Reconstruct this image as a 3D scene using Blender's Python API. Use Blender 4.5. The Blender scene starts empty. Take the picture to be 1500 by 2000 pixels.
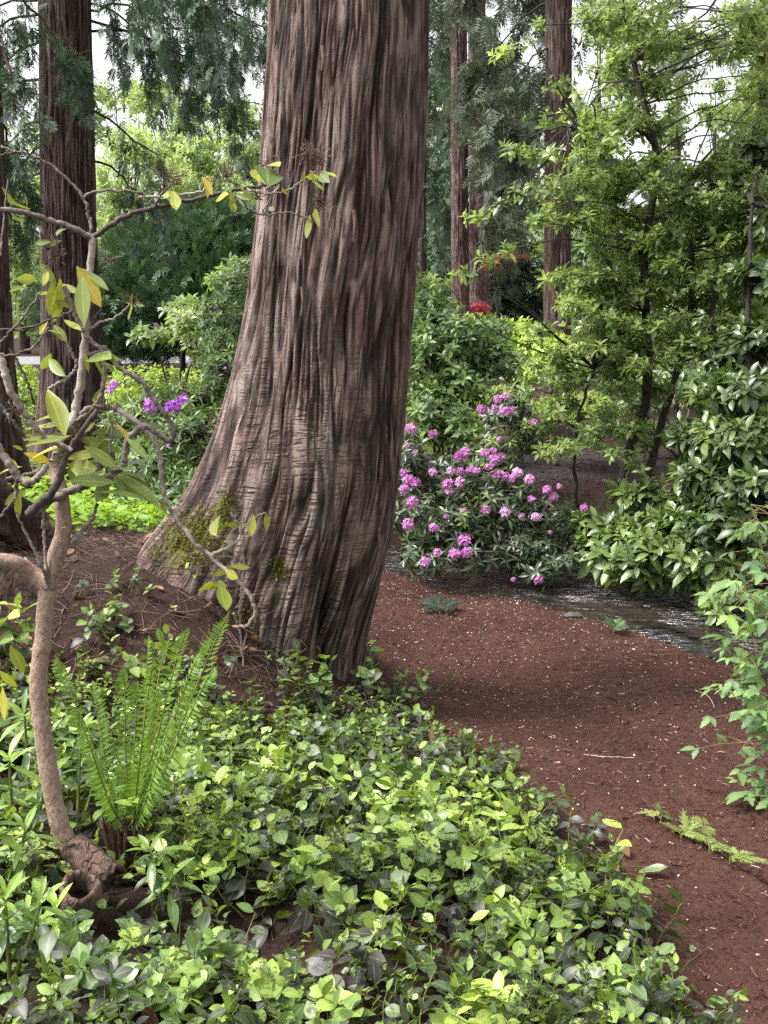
import bpy, math, random
import numpy as np
from mathutils import Vector

rng = np.random.default_rng(7)
random.seed(7)
sc = bpy.context.scene
COL = sc.collection
PI = math.pi

# ------------------------------------------------------------------ camera and pixel -> place mapping
F = 2200.0
CAM_Z = 1.75
PITCH = math.atan(360.0 / F)
CP, SP = math.cos(PITCH), math.sin(PITCH)


def at(px, py, Y):
    """the place at distance Y ahead of the camera that the photo shows at (px, py)"""
    xc, yc = (px - 750.0) / F, (1000.0 - py) / F
    dy = CP + yc * SP
    dz = -SP + yc * CP
    t = Y / dy
    return np.array([xc * t, Y, CAM_Z + dz * t])


def ats(pts):
    return np.array([at(*p) for p in pts])


# ------------------------------------------------------------------ noise
_perm = np.random.default_rng(3).permutation(256)
_perm = np.concatenate([_perm, _perm, _perm])
_g = np.random.default_rng(4).normal(size=(256, 3))
_g /= np.linalg.norm(_g, axis=1)[:, None]


def perlin(x, y, z):
    x, y, z = np.broadcast_arrays(np.asarray(x, float), np.asarray(y, float), np.asarray(z, float))
    xi, yi, zi = np.floor(x).astype(int), np.floor(y).astype(int), np.floor(z).astype(int)
    xf, yf, zf = x - xi, y - yi, z - zi
    xi &= 255; yi &= 255; zi &= 255
    fade = lambda t: t * t * t * (t * (t * 6 - 15) + 10)
    u, v, w = fade(xf), fade(yf), fade(zf)

    def gr(a, b, c):
        h = _perm[_perm[_perm[(xi + a) & 255] + ((yi + b) & 255)] + ((zi + c) & 255)]
        G = _g[h]
        return G[..., 0] * (xf - a) + G[..., 1] * (yf - b) + G[..., 2] * (zf - c)
    x00 = gr(0, 0, 0) * (1 - u) + gr(1, 0, 0) * u
    x10 = gr(0, 1, 0) * (1 - u) + gr(1, 1, 0) * u
    x01 = gr(0, 0, 1) * (1 - u) + gr(1, 0, 1) * u
    x11 = gr(0, 1, 1) * (1 - u) + gr(1, 1, 1) * u
    y0 = x00 * (1 - v) + x10 * v
    y1 = x01 * (1 - v) + x11 * v
    return (y0 * (1 - w) + y1 * w) * 1.6


def ridged(x, y, z):
    return 1.0 - np.abs(perlin(x, y, z)) * 2.0


def sstep(a, b, x):
    t = np.clip((np.asarray(x, float) - a) / (b - a), 0, 1)
    return t * t * (3 - 2 * t)


# ------------------------------------------------------------------ mesh building
class Geo:
    """collects quads and links them as one mesh object"""
    def __init__(self):
        self.V, self.Q, self.A, self.n = [], [], [], 0

    def add(self, V, Q, A=None):
        V = np.asarray(V, np.float32)
        if len(V) == 0:
            return
        self.V.append(V)
        self.Q.append(np.asarray(Q, np.int64) + self.n)
        self.A.append(np.zeros((len(V), 3), np.float32) if A is None else np.asarray(A, np.float32))
        self.n += len(V)

    def scatter(self, T, R, P, tint=None):
        """copies of template T = (V, Q, A); R (n,3,3) scaled rotations, P (n,3), tint (n) added to A[:,2]"""
        V, Q, A = T
        n = len(P)
        if n == 0:
            return
        W = np.einsum('nij,kj->nki', R, V) + P[:, None, :]
        B = np.repeat(A[None], n, 0).copy()
        if tint is not None:
            B[:, :, 2] += tint[:, None]
        QQ = Q[None] + (np.arange(n) * len(V))[:, None, None]
        self.add(W.reshape(-1, 3), QQ.reshape(-1, 4), B.reshape(-1, 3))

    def build(self, name, mat, parent=None, smooth=True, extra=None):
        V = np.concatenate(self.V); Q = np.concatenate(self.Q); A = np.concatenate(self.A)
        me = bpy.data.meshes.new(name)
        me.vertices.add(len(V)); me.vertices.foreach_set('co', V.ravel())
        me.loops.add(Q.size); me.loops.foreach_set('vertex_index', Q.astype(np.int32).ravel())
        me.polygons.add(len(Q)); me.polygons.foreach_set('loop_start', np.arange(0, Q.size, 4, dtype=np.int32))
        if smooth:
            me.polygons.foreach_set('use_smooth', np.ones(len(Q), dtype=bool))
        at_ = me.attributes.new('lc', 'FLOAT_VECTOR', 'POINT'); at_.data.foreach_set('vector', A.ravel())
        if extra is not None:
            e_ = me.attributes.new('bk', 'FLOAT_VECTOR', 'POINT'); e_.data.foreach_set('vector', np.asarray(extra, np.float32).ravel())
        me.update(calc_edges=True)
        if mat is not None:
            me.materials.append(mat)
        o = bpy.data.objects.new(name, me); COL.objects.link(o)
        if parent is not None:
            o.parent = parent
            o.matrix_parent_inverse = parent.matrix_basis.inverted()
        return o


def tag(o, label=None, cat=None, group=None, kind=None):
    if label: o['label'] = label
    if cat: o['category'] = cat
    if group: o['group'] = group
    if kind: o['kind'] = kind
    return o


def thing(name, label, cat, loc, group=None):
    o = bpy.data.objects.new(name, None); COL.objects.link(o)
    o.empty_display_size = 0.1
    o.location = [float(v) for v in loc]
    bpy.context.view_layer.update() if False else None
    o.matrix_basis.translation = Vector([float(v) for v in loc])
    return tag(o, label, cat, group)


def unit(v):
    v = np.asarray(v, float)
    return v / np.maximum(np.linalg.norm(v, axis=-1, keepdims=True), 1e-9)


def frames_x(d, up):
    """rotation matrices with local x along d and local z near up"""
    d = unit(d); up = np.broadcast_to(up, d.shape)
    s = unit(np.cross(up, d) + 1e-6)
    n = np.cross(d, s)
    return np.stack([d, s, n], -1)


def frames_z(up, spin):
    """rotation matrices with local z along up and a spin about it"""
    up = unit(up)
    h = np.where(np.abs(up[:, 2:3]) < 0.95, np.array([[0., 0., 1.]]), np.array([[1., 0., 0.]]))
    a = unit(np.cross(h, up)); b = np.cross(up, a)
    c, s = np.cos(spin)[:, None], np.sin(spin)[:, None]
    x = a * c + b * s
    y = np.cross(up, x)
    return np.stack([x, y, up], -1)


def tubes(g, P, R, S=5, tint=0.0):
    """N tubes of K points each: P (N,K,3), R (N,K)"""
    P = np.asarray(P, float); R = np.asarray(R, float)
    N, K, _ = P.shape
    T = np.empty_like(P)
    T[:, 1:-1] = P[:, 2:] - P[:, :-2]; T[:, 0] = P[:, 1] - P[:, 0]; T[:, -1] = P[:, -1] - P[:, -2]
    T = unit(T)
    ref = np.array([0.31, 0.87, 0.38])
    a = unit(np.cross(T, ref)); b = np.cross(T, a)
    ang = np.arange(S) / S * 2 * PI
    ring = a[:, :, None, :] * np.cos(ang)[None, None, :, None] + b[:, :, None, :] * np.sin(ang)[None, None, :, None]
    V = P[:, :, None, :] + ring * R[:, :, None, None]
    idx = np.arange(N * K * S).reshape(N, K, S)
    i0, i1 = idx[:, :-1], idx[:, 1:]
    Q = np.stack([i0, np.roll(i0, -1, 2), np.roll(i1, -1, 2), i1], -1).reshape(-1, 4)
    A = np.zeros((N, K, S, 3)); A[..., 0] = np.linspace(0, 1, K)[None, :, None]
    A[..., 2] = tint
    g.add(V.reshape(-1, 3), Q, A.reshape(-1, 3))


def smooth_path(P, n, wob=0.0):
    """Catmull-Rom through P, n points"""
    P = np.asarray(P, float)
    if len(P) == 2:
        t = np.linspace(0, 1, n)[:, None]
        out = P[0] * (1 - t) + P[1] * t
    else:
        E = np.vstack([2 * P[0] - P[1], P, 2 * P[-1] - P[-2]])
        seg = np.linspace(0, len(P) - 1 - 1e-9, n)
        k = seg.astype(int); t = (seg - k)[:, None]
        a, b, c, d = E[k], E[k + 1], E[k + 2], E[k + 3]
        out = 0.5 * (2 * b + (c - a) * t + (2 * a - 5 * b + 4 * c - d) * t ** 2 + (3 * b - a - 3 * c + d) * t ** 3)
    if wob:
        out[1:-1] += rng.normal(size=(n - 2, 3)) * wob
    return out


def tube(g, P, r0, r1, n=14, S=7, wob=0.0, tint=0.0, knob=0.0):
    p = smooth_path(P, n, wob)
    r = np.linspace(r0, r1, n)
    if knob:
        r = r * (1 + knob * rng.normal(size=n))
    tubes(g, p[None], r[None], S, tint)
    return p


# ------------------------------------------------------------------ leaf templates: local x = length, z = face normal; A = (along 0..1, across -1..1, tint)
def leaf(L=1.0, W=0.4, fold=0.25, curl=-0.25, n=4, wide=0.5, tooth=0.0, tip=0.05, tint=0.0, wave=0.0):
    x = np.linspace(0, 1, n + 1)
    k = math.log(0.5) / math.log(wide)
    w = np.sin(PI * x ** k) ** 0.8
    w[0] = 0.08; w[-1] = tip
    if tooth:
        w = w * (1 + tooth * np.where(np.arange(n + 1) % 2 == 0, -1, 1))
    w = w * W / 2
    z = curl * x ** 2
    V = np.zeros((n + 1, 3, 3)); A = np.zeros((n + 1, 3, 3))
    for j, s in enumerate((-1, 0, 1)):
        V[:, j, 0] = x * L - (0 if s == 0 else tooth * 0.0)
        V[:, j, 1] = s * w * L
        V[:, j, 2] = (z + abs(s) * fold * w) * L
        if wave and s:
            V[:, j, 2] += wave * L * np.sin(x * 9 + s * 1.3)
        A[:, j, 0] = x; A[:, j, 1] = s
    A[..., 2] = tint
    i = np.arange((n + 1) * 3).reshape(n + 1, 3)
    Q = np.concatenate([np.stack([i[:-1, j], i[1:, j], i[1:, j + 1], i[:-1, j + 1]], -1) for j in (0, 1)])
    return V.reshape(-1, 3), Q, A.reshape(-1, 3)


def merge(ts):
    V, Q, A, n = [], [], [], 0
    for v, q, a in ts:
        V.append(v); Q.append(q + n); A.append(a); n += len(v)
    return np.concatenate(V), np.concatenate(Q), np.concatenate(A)


def placed(T, d, up, pos=(0, 0, 0), s=1.0, tint=0.0):
    R = frames_x(np.array([d], float), np.array([up], float))[0] * s
    a = T[2].copy(); a[:, 2] += tint
    return T[0] @ R.T + np.asarray(pos), T[1], a


def whorl(n, L, W, lo, hi, seed, seg=3, curl=-0.25, fold=0.3, spread=0.35, wide=0.55, stem=0.0):
    """a rosette of n leaves round the shoot tip (local z up); elevation lo..hi degrees"""
    r = np.random.default_rng(seed)
    out = []
    for i in range(n):
        az = i * 2.39996 + r.normal() * 0.25
        el = math.radians(lo + (hi - lo) * (i / max(n - 1, 1)) + r.normal() * 8)
        d = np.array([math.cos(az) * math.cos(el), math.sin(az) * math.cos(el), math.sin(el)])
        l = L * r.uniform(0.7, 1.1) * (1 - 0.35 * (i / n))
        T = leaf(1, W, fold, curl * r.uniform(0.3, 1.6), seg, wide)
        out.append(placed(T, d, (0, 0, 1.0 + 0.01 * i) if abs(d[2]) < 0.9 else (math.cos(az + PI), math.sin(az + PI), 0.2),
                          (0, 0, (i / n - 0.5) * 0.35 * L), l, r.uniform(-spread, spread) * 0.5 + 0.15 * (i / n - 0.5)))
    return merge(out)


def cedar_spray(seed, pairs=9, sub=4):
    """flat drooping fern-like spray of scale leaves, length 1 along local x"""
    r = np.random.default_rng(seed)
    rh = leaf(1, 0.2, 0.0, 0.0, 1 + 1, 0.5)
    out = [placed(leaf(1, 0.02, 0, -0.25, 4), (1, 0, 0), (0, 0, 1))]
    for i in range(pairs):
        x = 0.08 + 0.86 * i / pairs
        for s in (-1, 1):
            xx = x + (0.04 if s > 0 else 0)
            l = (0.42 * (1 - xx) ** 0.7 + 0.08) * r.uniform(0.75, 1.1)
            an = math.radians(r.uniform(38, 58))
            d = np.array([math.cos(an), s * math.sin(an), r.normal() * 0.12 - 0.1])
            p0 = np.array([xx, 0, -0.25 * xx * xx])
            out.append(placed(rh, d, (0, 0, 1), p0, l, r.normal() * 0.12))
            for j in range(sub):
                t = 0.25 + 0.6 * j / sub
                s2 = 1 if j % 2 else -1
                a2 = math.radians(38) * s2
                d2 = np.array([d[0] * math.cos(a2) - d[1] * math.sin(a2), d[0] * math.sin(a2) + d[1] * math.cos(a2), d[2] - 0.05])
                out.append(placed(rh, d2, (0, 0, 1), p0 + d * l * t, l * 0.42 * (1 - t * 0.5), r.normal() * 0.12))
    return merge(out)


# ------------------------------------------------------------------ materials
def newmat(name):
    m = bpy.data.materials.new(name); m.use_nodes = True
    nt = m.node_tree; nt.nodes.clear()
    return m, nt


def N(nt, t, **kw):
    n = nt.nodes.new(t)
    for k, v in kw.items():
        if hasattr(n, k) and not k[0].isupper():
            setattr(n, k, v)
        else:
            n.inputs[k.replace('_', ' ')].default_value = v
    return n


def ramp(nt, stops, src=None):
    n = nt.nodes.new('ShaderNodeValToRGB')
    e = n.color_ramp.elements
    while len(e) < len(stops): e.new(0.5)
    for el, (p, c) in zip(e, stops):
        el.position = p; el.color = (c[0], c[1], c[2], 1)
    if src is not None: nt.links.new(src, n.inputs[0])
    return n


def mixc(nt, fac, a, b, mode='MIX'):
    n = nt.nodes.new('ShaderNodeMix'); n.data_type = 'RGBA'; n.blend_type = mode
    if isinstance(fac, (int, float)): n.inputs[0].default_value = fac
    else: nt.links.new(fac, n.inputs[0])
    for s, i in ((a, 6), (b, 7)):
        if isinstance(s, (tuple, list)): n.inputs[i].default_value = (s[0], s[1], s[2], 1)
        else: nt.links.new(s, n.inputs[i])
    return n.outputs[2]


def math_(nt, op, a, b=None, clamp=False):
    n = nt.nodes.new('ShaderNodeMath'); n.operation = op; n.use_clamp = clamp
    for s, i in ((a, 0), (b, 1)):
        if s is None: continue
        if isinstance(s, (int, float)): n.inputs[i].default_value = s
        else: nt.links.new(s, n.inputs[i])
    return n.outputs[0]


def noise(nt, scale, detail=3.0, rough=0.55, vec=None, dist=0.0):
    n = nt.nodes.new('ShaderNodeTexNoise'); n.inputs['Scale'].default_value = scale
    n.inputs['Detail'].default_value = detail; n.inputs['Roughness'].default_value = rough
    n.inputs['Distortion'].default_value = dist
    if vec is not None: nt.links.new(vec, n.inputs['Vector'])
    return n.outputs['Fac']


def leaf_mat(name, stops, rough=0.42, trans=0.3, tcol=(0.25, 0.4, 0.05), spec=0.5, rib=0.35, spots=0.0, vein=0.0, spotcol=(0.02, 0.02, 0.01)):
    m, nt = newmat(name)
    L = nt.links.new
    a = N(nt, 'ShaderNodeAttribute', attribute_name='lc')
    sep = nt.nodes.new('ShaderNodeSeparateXYZ'); L(a.outputs['Vector'], sep.inputs[0])
    geo = nt.nodes.new('ShaderNodeNewGeometry')
    nz = noise(nt, 2.3, 3, vec=geo.outputs['Position'])
    t = math_(nt, 'ADD', sep.outputs[2], math_(nt, 'MULTIPLY', math_(nt, 'SUBTRACT', nz, 0.5), 0.7))
    t = math_(nt, 'ADD', t, 0.5, True)
    col = ramp(nt, stops, t).outputs[0]
    ay = math_(nt, 'ABSOLUTE', sep.outputs[1])
    if vein:
        ph = math_(nt, 'MULTIPLY', math_(nt, 'SUBTRACT', sep.outputs[0], math_(nt, 'MULTIPLY', ay, 0.18)), 44.0)
        vs = math_(nt, 'POWER', math_(nt, 'ABSOLUTE', math_(nt, 'SINE', ph)), 6.0)
        col = mixc(nt, math_(nt, 'MULTIPLY', vs, vein), col, mixc(nt, 1.0, col, (0.75, 0.75, 0.7), 'MULTIPLY'))
    if rib:
        rb = math_(nt, 'MULTIPLY', math_(nt, 'LESS_THAN', ay, 0.09), rib)
        col = mixc(nt, rb, col, mixc(nt, 1.0, col, (0.18, 0.2, 0.06), 'ADD'))
    if spots:
        sp = noise(nt, 95.0, 4, 0.7, geo.outputs['Position'])
        gate = noise(nt, 7.0, 2, 0.5, geo.outputs['Position'])
        th = math_(nt, 'ADD', math_(nt, 'MULTIPLY', gate, 0.75), 0.2)
        hit = math_(nt, 'MULTIPLY', math_(nt, 'MULTIPLY', math_(nt, 'SUBTRACT', sp, th), 25.0, True), spots, True)
        col = mixc(nt, hit, col, spotcol)
    p = N(nt, 'ShaderNodeBsdfPrincipled'); L(col, p.inputs['Base Color'])
    p.inputs['Roughness'].default_value = rough
    p.inputs['Specular IOR Level'].default_value = spec
    tr = nt.nodes.new('ShaderNodeBsdfTranslucent')
    L(mixc(nt, 0.5, mixc(nt, 1.0, col, (1.6, 1.7, 0.9), 'MULTIPLY'), tcol), tr.inputs['Color'])
    mx = nt.nodes.new('ShaderNodeMixShader'); mx.inputs[0].default_value = trans
    L(p.outputs[0], mx.inputs[1]); L(tr.outputs[0], mx.inputs[2])
    o = nt.nodes.new('ShaderNodeOutputMaterial'); L(mx.outputs[0], o.inputs[0])
    return m


def bark_mat(name, inner, mid, outer, lichen=(0.2, 0.21, 0.17), lich=0.4, scale=1.0, stretch=12.0, bump=0.8, moss=None, rough=0.9, grain=True, cracks=0.0):
    """lc = (plate height 0..1, moss mask, cross crack mask); bk = bark grain coordinates (round the trunk, along it)"""
    m, nt = newmat(name)
    L = nt.links.new
    a = N(nt, 'ShaderNodeAttribute', attribute_name='lc')
    sep = nt.nodes.new('ShaderNodeSeparateXYZ'); L(a.outputs['Vector'], sep.inputs[0])
    tc = nt.nodes.new('ShaderNodeTexCoord')
    src = N(nt, 'ShaderNodeAttribute', attribute_name='bk').outputs['Vector'] if grain else tc.outputs['Object']

    def grained(sc_, st, det=3, ro=0.6, dist=0.0):
        mp = nt.nodes.new('ShaderNodeMapping'); mp.inputs['Scale'].default_value = (1, 1, 1.0 / st)
        L(src, mp.inputs[0])
        return noise(nt, sc_ * scale, det, ro, mp.outputs[0], dist)

    def line(n, w):
        d = math_(nt, 'ABSOLUTE', math_(nt, 'SUBTRACT', n, 0.5))
        r = nt.nodes.new('ShaderNodeMapRange'); r.interpolation_type = 'SMOOTHSTEP'
        r.inputs[1].default_value = 0.0; r.inputs[2].default_value = w; r.inputs[3].default_value = 1.0; r.inputs[4].default_value = 0.0
        L(d, r.inputs[0]); return r.outputs[0]
    fib = grained(120, stretch, 4, 0.7)
    wide = grained(12, stretch * 0.6, 4, 0.6)
    f1 = math_(nt, 'MULTIPLY', line(grained(22, stretch * 0.75, 2, 0.5, 0.5), 0.11), math_(nt, 'MULTIPLY', math_(nt, 'SUBTRACT', grained(14, 3, 2), 0.34), 6.0, True))
    f2 = math_(nt, 'MULTIPLY', line(grained(52, stretch * 0.75, 2, 0.5, 0.4), 0.1), math_(nt, 'MULTIPLY', math_(nt, 'SUBTRACT', grained(24, 3, 2), 0.4), 6.0, True))
    fis = math_(nt, 'MAXIMUM', f1, math_(nt, 'MULTIPLY', f2, 0.85))
    if cracks:
        mp = nt.nodes.new('ShaderNodeMapping'); mp.inputs['Scale'].default_value = (0.13, 0.13, 1.0); L(src, mp.inputs[0])
        c1 = line(noise(nt, 46, 2, 0.5, mp.outputs[0], 0.4), 0.085)
        c1 = math_(nt, 'MULTIPLY', c1, math_(nt, 'MULTIPLY', math_(nt, 'SUBTRACT', noise(nt, 20, 2, 0.5, src), 0.34), 5.0, True))
        fis = math_(nt, 'MAXIMUM', fis, math_(nt, 'MULTIPLY', math_(nt, 'MULTIPLY', c1, sep.outputs[2]), cracks), True)
    blot = noise(nt, 3.0 * scale, 4, 0.6, tc.outputs['Object'])
    t = math_(nt, 'ADD', math_(nt, 'MULTIPLY', sep.outputs[0], 0.85), math_(nt, 'MULTIPLY', math_(nt, 'SUBTRACT', fib, 0.5), 0.8))
    t = math_(nt, 'ADD', t, math_(nt, 'MULTIPLY', math_(nt, 'SUBTRACT', wide, 0.5), 0.5), True)
    col = ramp(nt, [(0.0, inner), (0.42, mid), (1.0, outer)], t).outputs[0]
    lm = math_(nt, 'MULTIPLY', ramp(nt, [(0.5, (0, 0, 0)), (0.68, (1, 1, 1))], math_(nt, 'ADD', math_(nt, 'MULTIPLY', wide, 0.6), math_(nt, 'MULTIPLY', blot, 0.45))).outputs[0], lich)
    col = mixc(nt, lm, col, lichen)
    col = mixc(nt, math_(nt, 'MULTIPLY', fis, 0.9), col, inner)  # fissures take the dark inner colour, crevice shade painted in with it
    if moss:
        mm = math_(nt, 'MULTIPLY', math_(nt, 'SUBTRACT', math_(nt, 'ADD', sep.outputs[1], math_(nt, 'MULTIPLY', noise(nt, 22, 5, 0.75, tc.outputs['Object']), 1.1)), 1.0), 5.0, True)
        col = mixc(nt, mm, col, mixc(nt, noise(nt, 120, 2, 0.6, tc.outputs['Object']), (moss[0] * 0.5, moss[1] * 0.5, moss[2] * 0.5), moss))
    p = N(nt, 'ShaderNodeBsdfPrincipled'); L(col, p.inputs['Base Color'])
    p.inputs['Roughness'].default_value = rough; p.inputs['Specular IOR Level'].default_value = 0.25
    b = nt.nodes.new('ShaderNodeBump'); b.inputs['Strength'].default_value = bump; b.inputs['Distance'].default_value = 0.014
    hgt = math_(nt, 'SUBTRACT', math_(nt, 'ADD', math_(nt, 'MULTIPLY', fib, 0.7), math_(nt, 'MULTIPLY', noise(nt, 260, 2, 0.6, tc.outputs['Object']), 0.3)), math_(nt, 'MULTIPLY', fis, 0.9))
    L(hgt, b.inputs['Height'])
    L(b.outputs[0], p.inputs['Normal'])
    o = nt.nodes.new('ShaderNodeOutputMaterial'); L(p.outputs[0], o.inputs[0])
    return m


def simple_mat(name, c0, c1, scale=20.0, rough=0.8, bump=0.3, spec=0.3, stretch=None, detail=4, trans=0.0, bscale=None):
    m, nt = newmat(name)
    L = nt.links.new
    tc = nt.nodes.new('ShaderNodeTexCoord')
    v = tc.outputs['Object']
    if stretch:
        mp = nt.nodes.new('ShaderNodeMapping'); mp.inputs['Scale'].default_value = stretch
        L(v, mp.inputs[0]); v = mp.outputs[0]
    n = noise(nt, scale, detail, 0.65, v)
    a = N(nt, 'ShaderNodeAttribute', attribute_name='lc')
    sep = nt.nodes.new('ShaderNodeSeparateXYZ'); L(a.outputs['Vector'], sep.inputs[0])
    t = math_(nt, 'ADD', math_(nt, 'MULTIPLY', math_(nt, 'SUBTRACT', n, 0.3), 2.2), sep.outputs[2], True)
    col = mixc(nt, t, c0, c1)
    p = N(nt, 'ShaderNodeBsdfPrincipled'); L(col, p.inputs['Base Color'])
    p.inputs['Roughness'].default_value = rough; p.inputs['Specular IOR Level'].default_value = spec
    if bump:
        b = nt.nodes.new('ShaderNodeBump'); b.inputs['Strength'].default_value = bump; b.inputs['Distance'].default_value = 0.01
        L(n if bscale is None else noise(nt, bscale, 4, 0.7, v), b.inputs['Height']); L(b.outputs[0], p.inputs['Normal'])
    o = nt.nodes.new('ShaderNodeOutputMaterial')
    if trans:
        tr = nt.nodes.new('ShaderNodeBsdfTranslucent'); L(col, tr.inputs['Color'])
        mx = nt.nodes.new('ShaderNodeMixShader'); mx.inputs[0].default_value = trans
        L(p.outputs[0], mx.inputs[1]); L(tr.outputs[0], mx.inputs[2]); L(mx.outputs[0], o.inputs[0])
    else:
        L(p.outputs[0], o.inputs[0])
    return m


M = {}
M['cedar_bark'] = bark_mat('cedar_bark', (0.02, 0.012, 0.01), (0.15, 0.098, 0.083), (0.33, 0.255, 0.228), (0.21, 0.205, 0.18), 0.4, moss=(0.1, 0.1, 0.018), stretch=19, cracks=0.9, scale=0.85)
M['far_bark'] = bark_mat('far_bark', (0.03, 0.017, 0.015), (0.1, 0.066, 0.058), (0.2, 0.155, 0.14), (0.2, 0.2, 0.17), 0.3, scale=0.6)
M['fir_bark'] = bark_mat('fir_bark', (0.05, 0.028, 0.025), (0.14, 0.085, 0.078), (0.25, 0.17, 0.155), (0.33, 0.3, 0.28), 0.5, scale=0.5, stretch=3)
M['dark_bark'] = bark_mat('dark_bark', (0.015, 0.009, 0.007), (0.042, 0.026, 0.021), (0.1, 0.066, 0.053), (0.07, 0.065, 0.045), 0.25, moss=(0.07, 0.075, 0.02), stretch=3, grain=False, scale=0.6)
M['stump_wood'] = bark_mat('stump_wood', (0.012, 0.007, 0.006), (0.09, 0.052, 0.04), (0.2, 0.13, 0.105), (0.12, 0.1, 0.08), 0.2, stretch=3, grain=False, scale=0.8)
M['dark_stem'] = simple_mat('dark_stem', (0.02, 0.017, 0.014), (0.075, 0.062, 0.05), 30, 0.8, 0.4)
M['sapling_bark'] = simple_mat('sapling_bark', (0.13, 0.08, 0.058), (0.42, 0.3, 0.235), 130, 0.7, 0.5, stretch=(1, 1, 0.6), detail=6)
M['pale_branch'] = simple_mat('pale_branch', (0.06, 0.045, 0.037), (0.32, 0.27, 0.235), 45, 0.75, 0.5, detail=6)
M['dead_twig'] = simple_mat('dead_twig', (0.035, 0.02, 0.016), (0.15, 0.095, 0.072), 25, 0.85, 0.2)
M['green_stem'] = simple_mat('green_stem', (0.07, 0.09, 0.02), (0.19, 0.2, 0.06), 20, 0.6, 0)
M['red_cane'] = simple_mat('red_cane', (0.12, 0.06, 0.035), (0.22, 0.16, 0.07), 20, 0.6, 0)

M['salal'] = leaf_mat('salal', [(0.0, (0.028, 0.025, 0.0270)), (0.2, (0.04, 0.048, 0.0330)), (0.42, (0.07, 0.12, 0.0375)), (0.7, (0.16, 0.25, 0.0525)), (1.0, (0.29, 0.38, 0.0750))],
                      0.45, 0.25, (0.3, 0.42, 0.03), 0.5, 0.4, 1.0, 0.35, (0.025, 0.028, 0.012))
M['cover'] = leaf_mat('cover', [(0.0, (0.05, 0.09, 0.0130)), (0.4, (0.14, 0.25, 0.0195)), (1.0, (0.27, 0.42, 0.0390))], 0.5, 0.35, (0.35, 0.5, 0.02), 0.4, 0.3)
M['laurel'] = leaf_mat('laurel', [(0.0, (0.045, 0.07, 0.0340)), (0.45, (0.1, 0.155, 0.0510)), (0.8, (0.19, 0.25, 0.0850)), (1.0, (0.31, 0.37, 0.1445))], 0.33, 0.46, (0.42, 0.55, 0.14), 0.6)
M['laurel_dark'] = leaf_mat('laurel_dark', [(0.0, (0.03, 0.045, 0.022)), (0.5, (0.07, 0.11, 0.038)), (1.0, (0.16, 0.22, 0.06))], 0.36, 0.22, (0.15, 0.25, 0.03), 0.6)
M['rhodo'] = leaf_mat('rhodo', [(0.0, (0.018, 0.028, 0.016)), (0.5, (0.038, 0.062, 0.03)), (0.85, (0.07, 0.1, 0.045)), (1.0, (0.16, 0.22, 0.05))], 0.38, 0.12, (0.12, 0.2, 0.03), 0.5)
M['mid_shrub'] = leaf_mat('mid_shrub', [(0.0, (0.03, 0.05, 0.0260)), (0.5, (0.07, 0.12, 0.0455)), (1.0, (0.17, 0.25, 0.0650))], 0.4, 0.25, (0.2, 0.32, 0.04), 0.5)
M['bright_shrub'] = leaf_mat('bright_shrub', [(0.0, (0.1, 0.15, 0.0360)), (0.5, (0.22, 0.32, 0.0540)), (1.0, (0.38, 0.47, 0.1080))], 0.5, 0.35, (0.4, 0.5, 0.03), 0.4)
M['yellow_leaf'] = leaf_mat('yellow_leaf', [(0.0, (0.07, 0.11, 0.045)), (0.4, (0.14, 0.19, 0.035)), (0.75, (0.26, 0.28, 0.04)), (1.0, (0.42, 0.29, 0.04))], 0.42, 0.3, (0.5, 0.5, 0.05), 0.5, 0.5, 0.25, 0.2)
M['grey_leaf'] = leaf_mat('grey_leaf', [(0.0, (0.06, 0.09, 0.045)), (0.5, (0.12, 0.17, 0.07)), (1.0, (0.2, 0.26, 0.1))], 0.42, 0.25, (0.3, 0.4, 0.06), 0.5, 0.5)
M['cedar_leaf'] = leaf_mat('cedar_leaf', [(0.0, (0.025, 0.042, 0.033)), (0.5, (0.06, 0.098, 0.066)), (1.0, (0.13, 0.19, 0.11))], 0.55, 0.2, (0.1, 0.17, 0.06), 0.3, 0)
M['fir_leaf'] = leaf_mat('fir_leaf', [(0.0, (0.03, 0.042, 0.03)), (0.5, (0.07, 0.09, 0.058)), (1.0, (0.14, 0.165, 0.1))], 0.6, 0.2, (0.14, 0.18, 0.08), 0.3, 0)
M['hedge_leaf'] = leaf_mat('hedge_leaf', [(0.0, (0.02, 0.045, 0.024)), (0.5, (0.055, 0.105, 0.048)), (1.0, (0.13, 0.21, 0.085))], 0.55, 0.15, (0.08, 0.16, 0.04), 0.3, 0)
M['dark_conifer'] = leaf_mat('dark_conifer', [(0.0, (0.008, 0.014, 0.01)), (0.6, (0.02, 0.034, 0.024)), (1.0, (0.05, 0.07, 0.045))], 0.6, 0.1, (0.04, 0.07, 0.03), 0.3, 0)
M['far_leaf'] = leaf_mat('far_leaf', [(0.0, (0.17, 0.23, 0.1)), (0.5, (0.29, 0.37, 0.18)), (1.0, (0.42, 0.5, 0.28))], 0.6, 0.45, (0.4, 0.48, 0.12), 0.3, 0)  # distance haze is put into these paler, bluer leaf colours
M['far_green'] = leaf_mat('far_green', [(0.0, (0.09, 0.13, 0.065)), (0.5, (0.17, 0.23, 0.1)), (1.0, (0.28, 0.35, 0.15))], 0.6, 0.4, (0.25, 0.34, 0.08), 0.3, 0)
M['red_leaf'] = leaf_mat('red_leaf', [(0.0, (0.09, 0.01, 0.02)), (0.5, (0.2, 0.02, 0.045)), (1.0, (0.33, 0.05, 0.075))], 0.5, 0.3, (0.4, 0.04, 0.06), 0.4, 0)
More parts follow.
